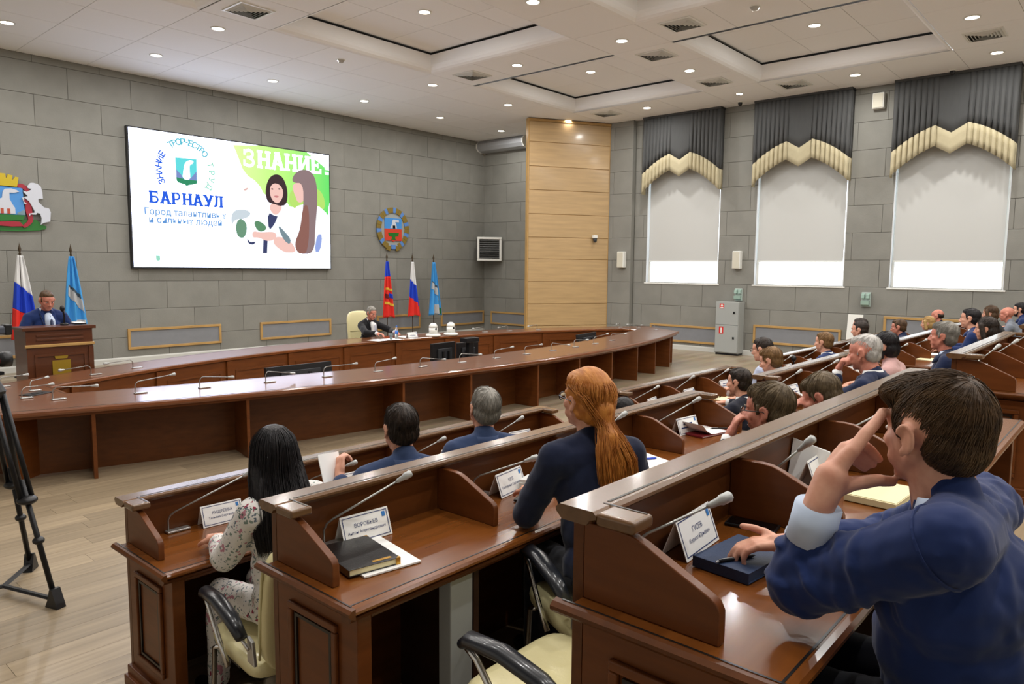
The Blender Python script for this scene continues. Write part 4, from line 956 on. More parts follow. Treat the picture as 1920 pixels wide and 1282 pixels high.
relief(t, 'hill', EP([(300, 870), (440, 800), (440, 910), (280, 905)]), mat('emblem_grey_hill', (110, 138, 150), .4), -.06, .01, 0)
cr = EP([(-90, 370), (310, 375), (350, 195), (290, 185), (280, 200), (235, 250), (220, 245), (240, 165), (150, 150), (125, 225), (110, 215), (105, 140), (-90, 138)])
relief(t, 'crown', [p for p in cr if p[0] > CX] + mir([p for p in cr if p[0] > CX]), EY, -.03, .05, 0)
rib = EP([(310, 330), (400, 300), (490, 345), (560, 410), (500, 460), (440, 420), (420, 400), (320, 380)]); rib2 = EP([(430, 600), (490, 590), (520, 640), (575, 720), (580, 900), (590, 1010), (540, 1080), (420, 1165), (360, 1130), (470, 1040), (500, 970), (450, 850), (455, 720), (430, 640)])
rib3 = EP([(-90, 1060), (200, 1040), (330, 1045), (400, 1120), (360, 1130), (180, 1140), (-90, 1130)])
horse = EP([(500, 350), (560, 280), (620, 275), (700, 290), (760, 340), (785, 450), (790, 570), (700, 580), (700, 640), (800, 740), (900, 755), (930, 830), (910, 1010), (800, 1040), (770, 1050), (720, 1085), (735, 1040), (745, 960), (720, 870), (660, 855), (640, 890), (530, 890), (515, 930), (500, 880), (620, 850), (600, 790), (520, 640), (430, 570), (420, 650), (470, 690), (430, 700), (390, 580), (440, 560), (500, 540), (425, 470), (420, 440), (480, 460), (560, 420), (580, 395), (510, 390)])
for f_ in (lambda p: p, mir):
    relief(t, 'ribbon', f_(rib), ER, -.03, .03, 1); relief(t, 'ribbon', f_(rib2), ER, -.035, .03, 1)
    relief(t, 'horse', f_(horse), EW, -.05, .045, 0)
relief(t, 'ribbon', [p for p in rib3 if p[0] > CX] + mir([p for p in rib3 if p[0] > CX]), ER, -.045, .03, 0)
# round regional emblem
t = thing('regional_emblem', 'oval painted emblem with gold wreath above the red flag', 'emblem', (13.79, YW - .017, 3.25))
el = lambda rx, ry, n=40, z=0: [(rx * math.cos(2 * PI * k / n), z + ry * math.sin(2 * PI * k / n)) for k in range(n)]
OG, OB = mat('wreath_gold', (124, 104, 44), .5), mat('wreath_blue', (86, 128, 190), .5)
MB().prism(el(.52, .54), 'y', -.03, 0).build('disc', mat('emblem_backing', (150, 154, 150), .5), t)
for k in range(28):
    a0 = -68 + k * 316 / 28 * 1.0; a0 = -68 + (k * 11.4286)
    a0 = 292 - 360 + k * (316 / 28)
    p = [(r_[0] * math.cos(math.radians(a_)), r_[1] * math.sin(math.radians(a_))) for r_, a_ in (((.44, .46), a0), ((.60, .62), a0), ((.60, .62), a0 + 11.3), ((.44, .46), a0 + 11.3))]
    MB().prism(p, 'y', -.06, -.02).build('wreath_segment', OB if k % 3 == 1 else OG, t, bevel=.008)
for s in (-1, 1): MB().prism([(s * .06, -.5), (s * .22, -.48), (s * .26, -.6), (s * .12, -.64)], 'y', -.055, -.02).build('wreath_end', OG, t)
MB().prism([(-.08, -.46), (.08, -.46), (.08, -.58), (-.08, -.58)], 'y', -.06, -.02).build('wreath_tie', OB, t)
MB().prism([(-.31, 0), (.31, 0), (.31, .31), (-.31, .31)], 'y', -.06, -.025).build('shield_top', EB, t)
MB().prism([(-.31, 0), (-.31, -.34), (-.06, -.34), (0, -.37), (.06, -.34), (.31, -.34), (.31, 0)], 'y', -.06, -.025).build('shield_bottom', mat('emblem_red', (196, 62, 40), .5), t)
MB().prism([(-.12, .02), (-.06, .12), (-.04, .24), (0, .27), (.2, .26), (.2, .2), (.06, .2), (.1, .12), (.12, .02)], 'y', -.07, -.055).build('furnace', EW, t); MB().prism([(-.03, .02), (.06, .02), (.06, .1), (-.03, .1)], 'y', -.075, -.06).build('furnace_door', BLACKM, t)
MB().prism([(-.2, -.11), (.2, -.11), (.17, -.2), (.06, -.22), (.05, -.27), (.1, -.31), (-.1, -.31), (-.05, -.27), (-.06, -.22), (-.17, -.2)], 'y', -.07, -.055).build('bowl', EG, t)
# ------------------------------------------------------------------ office chairs
CUSH = mat('cream_cushion', (216, 206, 158), .36, bump=.1, scale=(90, 90, 90), coat=.15)
def pillow(x0, x1, y0, y1, z0, z1, T=None, n=10, puff=.35):
    """rounded cushion"""
    q = MB(); c = Vector(((x0 + x1) / 2, (y0 + y1) / 2, (z0 + z1) / 2)); h = Vector(((x1 - x0) / 2, (y1 - y0) / 2, (z1 - z0) / 2)); N = 22; Mr = 12
    e1, e2 = .28, .5
    pw = lambda v, e: math.copysign(abs(v) ** e, v)
    for i in range(Mr + 1):
        a = -PI / 2 + PI * i / Mr
        for k in range(N):
            b = 2 * PI * k / N
            v = Vector((h.x * pw(math.cos(a), e2) * pw(math.cos(b), e1), h.y * pw(math.cos(a), e2) * pw(math.sin(b), e1), h.z * pw(math.sin(a), e2))) + c
            q.v.append(T @ v if T is not None else v)
    q.f = [(i * N + k, i * N + (k + 1) % N, (i + 1) * N + (k + 1) % N, (i + 1) * N + k) for i in range(Mr) for k in range(N)]
    return q
def make_chair(label, loc, rz, grp='cream leather chairs with chrome frames', high=False):
    t = thing('office_chair', label, 'chair', loc, rz, grp)
    pillow(-.265, .265, -.24, .29, .395, .495).build('seat', CUSH, t, smooth=True)
    R = Matrix.Translation((0, -.235, .44)) @ Matrix.Rotation(.13, 4, 'X'); ht = .80 if high else .58
    bk = pillow(-.25, .25, -.05, .04, .0, ht, R).build('backrest', CUSH, t, smooth=True)
    for z in (.2, .38): MB().tube([R @ Vector((-.235, .042, z)), R @ Vector((0, .05, z)), R @ Vector((.235, .042, z))], .004, 5).build('seam', mat('cream_seam', (176, 166, 118), .6), bk)
    MB().tube([R @ Vector((s * .247, -.005, z)) for s, z in ((-1, .08), (-1, ht - .08))], .006, 5).build('piping', mat('cream_seam', (176, 166, 118), .6), bk)
    for s in (-1, 1):
        a = MB().tube([(s * .30, .22, .66), (s * .30, .19, .685), (s * .30, .05, .69), (s * .30, -.10, .66), (s * .30, -.20, .615)], [.024, .034, .036, .034, .026], 12, flat=.72).build('armrest', mat('black_armrest', (28, 31, 38), .3, coat=.3), t, smooth=True)
        MB().tube([(s * .30, .2, .655), (s * .30, .16, .63), (s * .295, .06, .50), (s * .29, -.02, .41)], .012, 8).build('chrome_strut', CHROME, a, smooth=True)
        MB().tube([(s * .30, .19, .66), (s * .30, .05, .662), (s * .30, -.12, .628), (s * .285, -.23, .57)], .008, 8).build('chrome_rail', CHROME, a, smooth=True)
        MB().prism([(-.26, .50), (-.19, .50), (-.19, .61), (-.24, .60)], 'x', s * .268 - .008, s * .268 + .008).build('bracket', SILVER, a, bevel=.004)
        MB().tube([(s * .25, .18, .41), (s * .25, .24, .38), (s * .25, .28, .05), (s * .25, .26, .016), (s * .25, -.24, .016)], .0125, 10).build('leg', CHROME, t, smooth=True)
    MB().tube([(-.25, -.24, .016), (.25, -.24, .016)], .0125, 10).build('rear_bar', CHROME, t, smooth=True)
    MB().box(-.24, .24, -.02, .2, .38, .405).build('seat_plate', BLACKM, t)
    return t

# ------------------------------------------------------------------ people
def cap(q, p0, p1, r0, r1=None, seg=12):
    p0, p1 = Vector(p0), Vector(p1); r1 = r0 if r1 is None else r1
    q.ball(p0, r0, None, seg, 8); q.ball(p1, r1, None, seg, 8)
    if (p1 - p0).length > 1e-4: q.tube([p0, p1], [r0, r1], seg)
def chain(q, pts, rs):
    for a, b, r, s in zip(pts, pts[1:], rs, rs[1:]): cap(q, a, b, r, s)
FOLD = bpy.data.textures.new('cloth_folds', 'CLOUDS'); FOLD.noise_scale = .11; FOLD.noise_depth = 2
CREASE = bpy.data.textures.new('cloth_creases', 'MARBLE'); CREASE.noise_scale = .10; CREASE.turbulence = 9; CREASE.marble_type = 'SHARP'
def blob(q, voxel, smooth=3, name='blob', m=None, f=.5, fold=0):
    me = q.mesh(name)
    me = bake(me, [('REMESH', dict(mode='VOXEL', voxel_size=voxel, use_smooth_shade=True)), ('SMOOTH', dict(iterations=smooth, factor=f))] + ([('DISPLACE', dict(texture=FOLD, strength=fold, mid_level=.45, texture_coords='LOCAL'))] if fold > 0 else [('DISPLACE', dict(texture=CREASE, strength=-fold, mid_level=.5, texture_coords='LOCAL')), ('SMOOTH', dict(iterations=3, factor=.5))] if fold else []))
    me.name = name; me.materials.clear()
    if m: me.materials.append(m)
    me.polygons.foreach_set('use_smooth', [True] * len(me.polygons)); return me
def put(name, me, parent): o = bpy.data.objects.new(name, me); C.objects.link(o); o.parent = parent; return o
def rotz(a): return Matrix.Rotation(a, 4, 'Z')
def headT(c, yaw=0, pitch=0, roll=0, s=1.0):
    return Matrix.Translation(c) @ rotz(yaw) @ Matrix.Rotation(-pitch, 4, 'X') @ Matrix.Rotation(roll, 4, 'Y') @ Matrix.Scale(s, 4)
class TM:
    """an MB seen through a transform"""
    def __init__(s, q, T): s.el = []; s.q, s.T, s.k = q, T, T.to_scale().x; s.R = T.to_3x3().to_4x4()
    def e(s, c, r, rot=None):
        s.el.append((Vector(c), r)); s.q.ball(s.T @ Vector(c), r, s.R @ rot if rot is not None else s.R, 18, 12)
    def c(s, a, b, r0, r1=None): cap(s.q, s.T @ Vector(a), s.T @ Vector(b), r0 * s.k, (r0 if r1 is None else r1) * s.k)
def head_parts(q, T, fem=False, fat=0.0, fine=False):
    h = TM(q, T); w = 1 + fat
    h.e((0, -.018, .028), (.073 * w, .094, .088)); h.e((0, .028, -.035), (.057 * w, .06, .086)); h.e((0, .034, .035), (.06, .055, .056))
    h.e((0, .066, -.098), (.025, .02, .018))
    for s in (-1, 1):
        h.c((s * .050 * w, -.002, -.045), (s * .022, .056, -.094), .019, .017); h.e((s * .040, .058, -.022), (.023, .022, .022))
        h.e((s * .0125, .096, -.037), (.010, .010, .008)); h.e((s * .034, .055, -.058), (.024, .022, .024))
        h.c((s * .012, .083, .022), (s * .044, .070, .020), .010, .008)
        h.e((s * .031, .074, .001), (.0135, .0115, .0105))
        R = Matrix.Rotation(s * .35, 4, 'Z') @ Matrix.Rotation(-.12, 4, 'X')
        h.e((s * .076 * w, -.012, -.010), (.007, .019, .031), R)
        # rim of the ear
        pts = [(s * (.080 * w + .006 * math.sin(a)), -.012 - .021 * math.cos(a) * -1 * (1 if True else 0), -.004 + .031 * math.sin(a)) for a in [math.radians(d_) for d_ in (-60, -20, 20, 60, 100, 140, 180, 220)]]
        pts = [(s * (.082 * w), -.012 - .020 * math.cos(a), -.006 + .030 * math.sin(a)) for a in [math.radians(d_) for d_ in (-50, -20, 10, 40, 70, 100, 130, 160)]]
        for a, b in zip(pts, pts[1:]): h.c(a, b, .0052)
        h.e((s * .078 * w, -.001, -.036), (.006, .008, .010))
    h.c((0, .090, .008), (0, .110, -.032), .0085, .0115)
    h.e((0, .083, -.062), (.021, .011, .006)); h.e((0, .081, -.073), (.018, .011, .0065))
    h.c((0, -.015, -.07), (0, -.045, -.20), .052 * (1 - .1 * fem) * w, .058 * (1 - .1 * fem) * w)
def hand_parts(q, w, d, n, side, curl=(.35, .5, .35), thumb=None, s=1.0, spread=.0):
    w, d, n = Vector(w), Vector(d).normalized(), Vector(n); n = (n - d * n.dot(d)).normalized(); t = d.cross(n) * side
    cap(q, w, w + d * .03 * s, .026 * s, .024 * s)
    L = [(.042, .026, .021), (.046, .029, .022), (.042, .027, .021), (.033, .021, .019)]
    for i in range(4):
        o = (1.5 - i) * .0195 * s; a = w + d * .02 * s + t * o * .75; k = w + d * (.088 - .006 * abs(i - 1)) * s + t * o
        cap(q, a, k, .0145 * s, .0115 * s); p = k; ang = 0; dd = d + t * spread * (1.5 - i)
        for j in range(3):
            ang += curl[j] * (1 + .08 * i); v = dd.normalized() * math.cos(ang) + n * math.sin(ang); e = p + v * L[i][j] * s
            cap(q, p, e, (.0098 - .001 * j) * s, (.0090 - .001 * j) * s, 10); p = e
    tv = thumb or ((.6, .75, .35), (.85, .35, .4), (.9, .1, .5)); p = w + d * .022 * s + t * .022 * s
    for (a, b, c), l, r in zip(tv, (.044, .033, .026), (.0145, .0118, .0105)):
        e = p + (d * a + t * b + n * c).normalized() * l * s; cap(q, p, e, r * s, r * .88 * s, 10); p = e
SKIN = {'light': mat('skin_light', (216, 162, 136), .5, var=.1, scale=(26, 26, 26), rgb2=(200, 140, 116)), 'pink': mat('skin_pink', (204, 138, 116), .5, var=.1, scale=(26, 26, 26), rgb2=(184, 112, 94))}
def cloth(name, rgb, rgb2=None, bump=.35): return mat(name, rgb, .85, var=.18, scale=(7, 7, 7), bump=bump, bscale=(11, 11, 7), sheen=.15, rgb2=rgb2, spec=.25)
NAVY = cloth('navy_suit', (22, 34, 66)); BLUE = cloth('blue_suit', (24, 44, 92)); STEEL = cloth('slate_blue_suit', (48, 64, 98)); DKSUIT = cloth('dark_suit', (26, 29, 44)); BLK = cloth('black_suit', (20, 20, 24))
SHIRT = cloth('pale_blue_shirt', (196, 210, 232), bump=.2); WSHIRT = cloth('white_shirt', (226, 226, 226), bump=.2); GREYS = cloth('grey_shirt', (120, 126, 136)); PINKC = cloth('pink_cardigan', (206, 164, 160)); LILAC = cloth('pale_lilac_shirt', (176, 184, 206))
TROU = cloth('dark_trousers', (24, 26, 36)); SHOE = mat('black_shoe', (16, 14, 14), .3)
def hairmat(name, rgb, rgb2): return mat(name, rgb, .5, rgb2=rgb2, scale=(55, 16, 26), bump=.5, bscale=(90, 14, 40), spec=.35)
H_DARK = hairmat('dark_hair', (34, 27, 23), (52, 40, 32)); H_BLACK = hairmat('black_hair', (17, 15, 17), (34, 29, 31)); H_BROWN = hairmat('brown_hair', (62, 45, 31), (92, 68, 44)); H_RED = hairmat('ginger_hair', (158, 92, 34), (196, 130, 60)); H_GREY = hairmat('grey_hair', (116, 112, 104), (150, 146, 138)); H_WHITE = hairmat('white_hair', (172, 168, 162), (204, 200, 196)); H_FAIR = hairmat('fair_hair', (150, 116, 66), (184, 152, 98)); H_LTBR = hairmat('light_brown_hair', (104, 76, 46), (132, 100, 62)); H_SALT = hairmat('greying_brown_hair', (78, 64, 46), (108, 92, 68))
def on_head(az, el, k=1.0):      # direction -> point on the hair ellipsoid (head space); az 0 = face
    v = Vector((math.sin(az) * math.cos(el), math.cos(az) * math.cos(el), math.sin(el)))
    return Vector((0, -.024, .034)) + Vector((v.x * .079 * k, v.y * .098 * k, v.z * .089 * k))
def strands(parent, T, m, n, seed, E, length=.05, r=.0011, low=None, crown=(0, -.5, .87)):
    """fine separate locks lying on the hair ellipsoids E, combed away from the crown: one mesh of stuff"""
    rnd = random.Random(seed); q = MB(); cr = Vector(crown).normalized(); u = Vector((1, 0, 0)); v = cr.cross(u); k = T.to_scale().x; c0 = Vector((0, -.026, .028))
    def reach(d):
        best = 0
        for c, rr in E:
            o = c0 - c; a = sum((d[i] / rr[i]) ** 2 for i in range(3)); b = sum(o[i] * d[i] / rr[i] ** 2 for i in range(3)); cc = sum((o[i] / rr[i]) ** 2 for i in range(3)) - 1; D = b * b - a * cc
            if D > 0: best = max(best, (-b + math.sqrt(D)) / a)
        return best
    low = low or (lambda az: .55 if az < .85 else .05 if az < 1.75 else -.95)
    for _ in range(n):
        psi = rnd.uniform(-PI, PI); th = math.acos(1 - rnd.random() * 1.9); L_ = length * rnd.uniform(.6, 1.4); kk = rnd.uniform(-.001, .0035); pts = []; sw = rnd.uniform(-.3, .3)
        for i in range(6):
            d_ = cr * math.cos(th) + (u * math.cos(psi) + v * math.sin(psi)) * math.sin(th); az, el = abs(math.atan2(d_.x, d_.y)), math.asin(max(-1, min(1, d_.z)))
            if i == 0 and el < low(az): break
            R0 = reach(d_)
            if R0 < .03: break
            pts.append(T @ (c0 + d_ * (R0 + kk))); th += L_ / 5 / .095; psi += sw * L_ / 5 / .095
        if len(pts) == 6: q.tube(pts, [r * k * w for w in (.6, 1, 1, .9, .7, .3)], 3, False)
    if q.v:
        o = q.build('loose_hair', m, parent, smooth=True, normals=False); o['kind'] = 'stuff'
def locks(parent, m, paths, n, seed, r=.0012, jitter=.012, wave=0.0):
    """long loose hair: n fine locks, each following a blend of neighbouring guide paths"""
    rnd = random.Random(seed); q = MB()
    for _ in range(n):
        g = rnd.random() * (len(paths) - 1); i = min(int(g), len(paths) - 2); f = g - i; off = Vector((rnd.gauss(0, 1), rnd.gauss(0, 1), rnd.gauss(0, .4))) * jitter; ph = rnd.uniform(0, 6)
        cut = rnd.uniform(.82, 1.0); P_ = [a.lerp(b, f) for a, b in zip(paths[i], paths[i + 1])]; N_ = len(P_); pts = []
        for j in range(14):
            tt = j / 13 * cut * (N_ - 1); a = min(int(tt), N_ - 2); p = P_[a].lerp(P_[a + 1], tt - a); e = min(1, j / 5)
            pts.append(p + off * (.25 + .75 * e) + Vector((math.sin(j * .9 + ph), math.cos(j * .7 + ph), 0)) * wave * e)
        q.tube(pts, [r * w for w in [.7] + [1] * 11 + [.8, .3]], 3, False)
    o = q.build('loose_hair', m, parent, smooth=True, normals=False); o['kind'] = 'stuff'; return o
def hair_blob(q, T, style):
    h = TM(q, T)
    if style in ('short', 'crop'):
        h.e((0, -.027, .037), (.0785, .0955, .0885)); h.e((0, -.052, -.012), (.0745, .056, .070)); h.e((0, .022, .078), (.058, .052, .040))
        for s in (-1, 1): h.c((s * .069, .010, .030), (s * .071, .016, -.010), .010, .007); None
    if style == 'full':
        h.e((0, -.027, .041), (.0805, .0975, .092)); h.e((0, -.050, -.014), (.0765, .062, .074)); h.e((0, .026, .080), (.061, .056, .043))
        for s in (-1, 1): h.c((s * .070, .012, .030), (s * .072, .018, -.008), .010, .007); None
    if style == 'bald':
        h.e((0, -.062, -.002), (.068, .054, .050))
        for s in (-1, 1): h.e((s * .062, -.03, .008), (.018, .05, .034))
    if style == 'long':
        h.e((0, -.022, .040), (.084, .100, .092)); h.e((0, -.05, -.03), (.086, .07, .10))
        for s in (-1, 1): h.c((s * .060, .035, .05), (s * .082, .018, -.10), .026, .026); h.c((s * .082, .018, -.10), (s * .085, -.085, -.22), .028, .03)
        for x in (-.075, -.038, 0, .038, .075): h.c((x * .9, -.06, -.06), (x * 1.2, -.125, -.22), .045, .036); h.c((x * 1.2, -.125, -.22), (x * 1.0, -.130, -.37), .034, .022)
    if style == 'bob':
        h.e((0, -.020, .040), (.086, .100, .090)); h.e((0, -.05, -.03), (.084, .07, .085))
        for s in (-1, 1): h.c((s * .07, .03, .04), (s * .08, .012, -.09), .026, .026)
    if style == 'pony':
        h.e((0, -.026, .042), (.086, .106, .096)); h.e((0, -.066, -.02), (.076, .062, .075)); h.e((0, .03, .078), (.064, .054, .042)); h.c((0, -.10, -.02), (0, -.125, -.075), .05, .026)
        for s in (-1, 1): h.c((s * .070, .02, .03), (s * .06, -.045, -.05), .016, .02)
        h.c((0, -.125, -.075), (.0, -.150, -.12), .026, .036); h.c((0, -.150, -.12), (.012, -.155, -.24), .038, .044); h.c((.012, -.155, -.24), (.02, -.15, -.38), .05, .022); h.c((-.025, -.155, -.16), (-.035, -.15, -.34), .036, .016); h.c((.04, -.15, -.2), (.055, -.14, -.34), .03, .014)
    return h.el
def person(label, head, tier, hair=('short', H_DARK), top=BLUE, yaw=0.0, hyaw=0.0, pitch=0.1, roll=0.0, s=1.0, arms=None, skin='light', vox=.010, lean=.14, fem=False, fat=0.0, shirt=None, tie=None, grp=None, stand=False, chair=None, hstr=350, trousers=TROU, brows=True, topname='jacket', glasses=False, beard=False, feet=True, shrug=0.0, jc=.008, bulk=1.0, cuffr=.034):
    hx, hy, hz = head; old = lean
    if hy < 5 and tier < .5:      # keep the seat clear of the desk before and behind
        lo, hi = (2.78, 3.0) if tier < .1 else (1.38, 1.60)
        lean = max(.02, (hy - min(max(hy - lean * math.cos(yaw), lo), hi)) / math.cos(yaw))
    yv = Vector((-math.sin(yaw), math.cos(yaw), 0)); base = Vector((hx, hy, tier)) - yv * lean
    t = thing('seated_person' if not stand else 'standing_person', label, 'person', base, yaw, grp)
    t.name = 'person'
    H = hz - tier; T = headT((0, lean, H), hyaw, pitch, roll, s)
    sw = (.165 if fem else .19) * s * (1 + fat * .5); N = T @ Vector((0, -.048, -.150)); SHz = H - .218 * s - pitch * .03
    shy = lean - .075 - pitch * .03; sh = {-1: Vector((-sw, shy, SHz + shrug)), 1: Vector((sw, shy, SHz + shrug * .5))}
    pz = .93 if stand else .655; fw = 1 + fat
    P0 = Vector((0, 0, pz)); CH = Vector((0, shy * .75 + .02, pz + (SHz - pz) * .68)); BE = Vector((0, shy * .3 + .02, pz + (SHz - pz) * .32))
    A_ = {k: dict(el=(k * .235 * s, lean - .01, .815), wr=(k * .20, lean + .23, .83), d=(-k * .4, .9, -.1), n=(0, 0, -1)) for k in (-1, 1)}
    if arms:
        for k, v in arms.items():
            v = dict(v)
            for n_ in ('el', 'wr'): v[n_] = (v[n_][0], v[n_][1] + lean - old, v[n_][2])
            A_[k].update(v)
    b = MB(); head_parts(b, T, fem, fat); g = .012
    def torso(q, e, collar=True):
        q.ball(P0, (.165 * fw + e, .125 * fw + e, .13)); q.ball(BE, (.150 * fw + e, .12 * fw + e * 1.2, .16)); q.ball(CH, ((.17 if not fem else .15) * fw + e, .118 * fw + e, .17))
        cap(q, sh[-1] * .8 + Vector((0, shy * .2, SHz * .2)), sh[1] * .8 + Vector((0, shy * .2, SHz * .2)), .062 * s + e)
        for k in (-1, 1): cap(q, N + Vector((k * .03, -.005, -.01)), sh[k] + Vector((0, 0, .012)), .040 * s + e * .8, .052 * s + e)
    torso(b, -.004)
    for k in (-1, 1):
        a = A_[k]; el, wr = Vector(a['el']), Vector(a['wr'])
        chain(b, [sh[k], el, wr], [.045 * s, .036 * s, .026 * s])
        if 'caps' in a:
            for pts, rs in a['caps']: chain(b, [Vector(p) - base for p in pts], rs)
        else: hand_parts(b, wr + Vector(a['d']).normalized() * .012, a['d'], a['n'], -k if a.get('side') is None else a['side'], a.get('curl', (.3, .5, .35)), a.get('thumb'), s)
    def legs(q, e):
        for k in (-1, 1):
            if stand: chain(q, [(k * .09, 0, .88), (k * .10, .02, .48), (k * .10, -.01, .10)], [.085 + e, .06 + e, .045 + e])
            else: chain(q, [(k * .09, .0, .602), (k * .11, .40, .572), (k * .11, .44, .11)], [.078 + e, .06 + e, .042 + e])
    legs(b, -.006)
    body = put('body', blob(b, vox, 3, 'body', SKIN[skin]), t)
    # clothes
    q = MB(); torso(q, g); cap(q, N + Vector((0, .004, -.03)), N + Vector((0, .010, jc if shirt or fem else .026)), .074 * s, .060 * s)
    for k in (-1, 1):
        a = A_[k]; el, wr = Vector(a['el']), Vector(a['wr']); wr2 = el.lerp(wr, a.get('cuff', .80))
        chain(q, [sh[k], el, wr2], [x_ * s * bulk for x_ in (.066, .057, .044)])
    if bulk > 1.1:      # sleeve folds and shoulder seams on the nearest jacket
        def fold_arc(A, B, t0, ra, rb, a0, a1, skew, th):
            ax = (B - A).normalized(); u = ax.orthogonal().normalized(); w = ax.cross(u); r_ = ra + (rb - ra) * t0; c = A.lerp(B, t0); n_ = 12
            pts = [c + ax * skew * (i / n_ - .5) + (u * math.cos(a) + w * math.sin(a)) * (r_ + .001) for i in range(n_ + 1) for a in [a0 + (a1 - a0) * i / n_]]
            q.tube(pts, [th * (.35 + .65 * math.sin(PI * i / n_)) for i in range(n_ + 1)], 6)
        for k in (-1, 1):
            a = A_[k]; el, wr = Vector(a['el']), Vector(a['wr']); ra, rb, rc = (x_ * s * bulk for x_ in (.066, .057, .044))
            for t0, a0, sk, th in ((.30, .4, .07, .008), (.46, 2.6, -.08, .009), (.58, 4.4, .06, .008), (.70, 1.0, -.06, .010), (.80, 3.2, .05, .010), (.90, 5.2, -.04, .010), (.97, 1.8, .03, .009)): fold_arc(sh[k], el, t0, ra, rb, a0, a0 + 2.9, sk, th)
            for t0, a0, sk, th in ((.08, .5, .04, .009), (.22, 2.8, -.05, .009), (.36, 5.0, .04, .008)): fold_arc(el, wr, t0, rb, rc, a0, a0 + 2.8, sk, th)
    j = put(topname, blob(q, max(vox * 1.25, .0065 if bulk > 1.1 else .010), 4, topname, top, fold=-.012 if bulk > 1.1 else .018), t)
    if bulk > 1.1:
        for k in (-1, 1):
            el = Vector(A_[k]['el']); ax = (el - sh[k]).normalized(); u = ax.orthogonal().normalized(); w = ax.cross(u); c = sh[k] + ax * .012
            MB().tube([c + (u * math.cos(a) + w * math.sin(a)) * .0805 * s for a in [2 * PI * i / 24 for i in range(25)]], .0035, 5, False).build('sleeve_seam', top, j)
    q = MB(); legs(q, .008); q.ball(P0 + Vector((0, 0, -.03)), (.165 * fw + .008, .13 * fw, .12)); put('trousers' if not fem else 'skirt', blob(q, .014, 3, 'trousers', trousers, fold=.02), t)
    if feet:
        for k in (-1, 1):
            q = MB(); y_ = -.01 if stand else .44; cap(q, (k * .11, y_ - .02, .055), (k * .12, y_ + .15, .042), .045, .038); put('shoe', blob(q, .012, 2, 'shoe', SHOE), t)
    if shirt:
        q = MB(); m2 = 26
        for i in range(m2 + 1):
            a = math.radians(-125 + 250 * i / m2); f = max(0, (abs(a) - 1.4) / 1.5)
            q.v += [tuple(N + Vector((math.sin(a) * .080 * s * fw, -math.cos(a) * .076 * s + .014 + f * .006, -.012 - f * .03))), tuple(N + Vector((math.sin(a) * .064 * s * fw, -math.cos(a) * .061 * s + .014 + f * .006, .034 - f * .02)))]
        q.f = [(2 * i, 2 * i + 2, 2 * i + 3, 2 * i + 1) for i in range(m2)]
        o = q.build('shirt_collar', shirt, t, smooth=True); d_ = o.modifiers.new('thick', 'SOLIDIFY'); d_.thickness = .005; d_.offset = 0
        for k in (-1, 1):
            a = A_[k]; el, wr = Vector(a['el']), Vector(a['wr']); put('shirt_cuff', MB().tube([el.lerp(wr, a.get('cuff', .80) + .02), el.lerp(wr, 1.03 if cuffr < .04 else 1.0)], [cuffr * s, cuffr * s * .98], 18).mesh('shirt_cuff', shirt, True), t)
    if not fem and topname == 'jacket':
        q = MB(); m2 = 22
        for i in range(m2 + 1):
            a = math.radians(-138 + 276 * i / m2); f = max(0, (abs(a) - 1.5) / .9)
            q.v += [tuple(N + Vector((math.sin(a) * .102 * s * fw, -math.cos(a) * .097 * s + .012 + f * .02, -.036 - f * .05))), tuple(N + Vector((math.sin(a) * .077 * s * fw, -math.cos(a) * .073 * s + .012 + f * .02, .019 - f * .045)))]
        q.f = [(2 * i, 2 * i + 2, 2 * i + 3, 2 * i + 1) for i in range(m2)]
        o = q.build('jacket_collar', top, t, smooth=True); d_ = o.modifiers.new('thick', 'SOLIDIFY'); d_.thickness = .016; d_.offset = 0
    if tie:
        fr = [Vector((0, shy + .10, SHz + .03)), CH + Vector((0, .128 * fw, .10)), CH + Vector((0, .138 * fw, -.02)), BE + Vector((0, .145 * fw, .03))]
        q = MB(); chain(q, fr, [.050, .066, .062, .045]); put('shirt_front', blob(q, .01, 2, 'shirt_front', shirt), t)
        MB().tube([p + Vector((0, r_ * .95, 0)) for p, r_ in zip(fr, (.050, .066, .062, .046))], [.017, .02, .026, .02], 8, flat=1.0).build('tie', tie, t, smooth=True)
        for k in (-1, 1):
            MB().add([N + Vector((k * .05, .075, .0)), N + Vector((k * .10, .09, -.03)), CH + Vector((k * .085, .140 * fw, .06)), CH + Vector((k * .05, .150 * fw, -.04)), CH + Vector((k * .04, .150 * fw, .05))], [(0, 1, 2, 3, 4)]).build('lapel', top, t).modifiers.new('thick', 'SOLIDIFY').thickness = .01
    # face details
    for k in (-1, 1):
        e = MB().ball(T @ Vector((k * .031, .0795, .002)), (.0115 * s, .008 * s, .0062 * s), T.to_3x3().to_4x4() @ Matrix.Scale(1 / s, 4), 10, 8).build('eye', mat('eye_white', (214, 206, 200), .2), body, smooth=True)
        MB().ball(T @ Vector((k * .031, .0858, .002)), .0046 * s, T.to_3x3().to_4x4() @ Matrix.Scale(1 / s, 4), 8, 6).build('iris', mat('eye_dark', (38, 30, 26), .15), e, smooth=True) if False else None
        e.data.materials.append(mat('eye_dark', (38, 30, 26), .15))
        for p in e.data.polygons:
            c = T.inverted() @ Vector(p.center)
            if abs(c.x - k * .031) < .0055 and c.y > .08: p.material_index = 1
        MB().tube([T @ Vector(p) for p in ((k * .014, .0935, .021), (k * .030, .0905, .0265), (k * .046, .0770, .021))], [.0028 * s, .0036 * s, .002 * s], 6, flat=.7).build('eyebrow', hair[1] if hair[0] != 'none' else H_GREY, body, smooth=True)
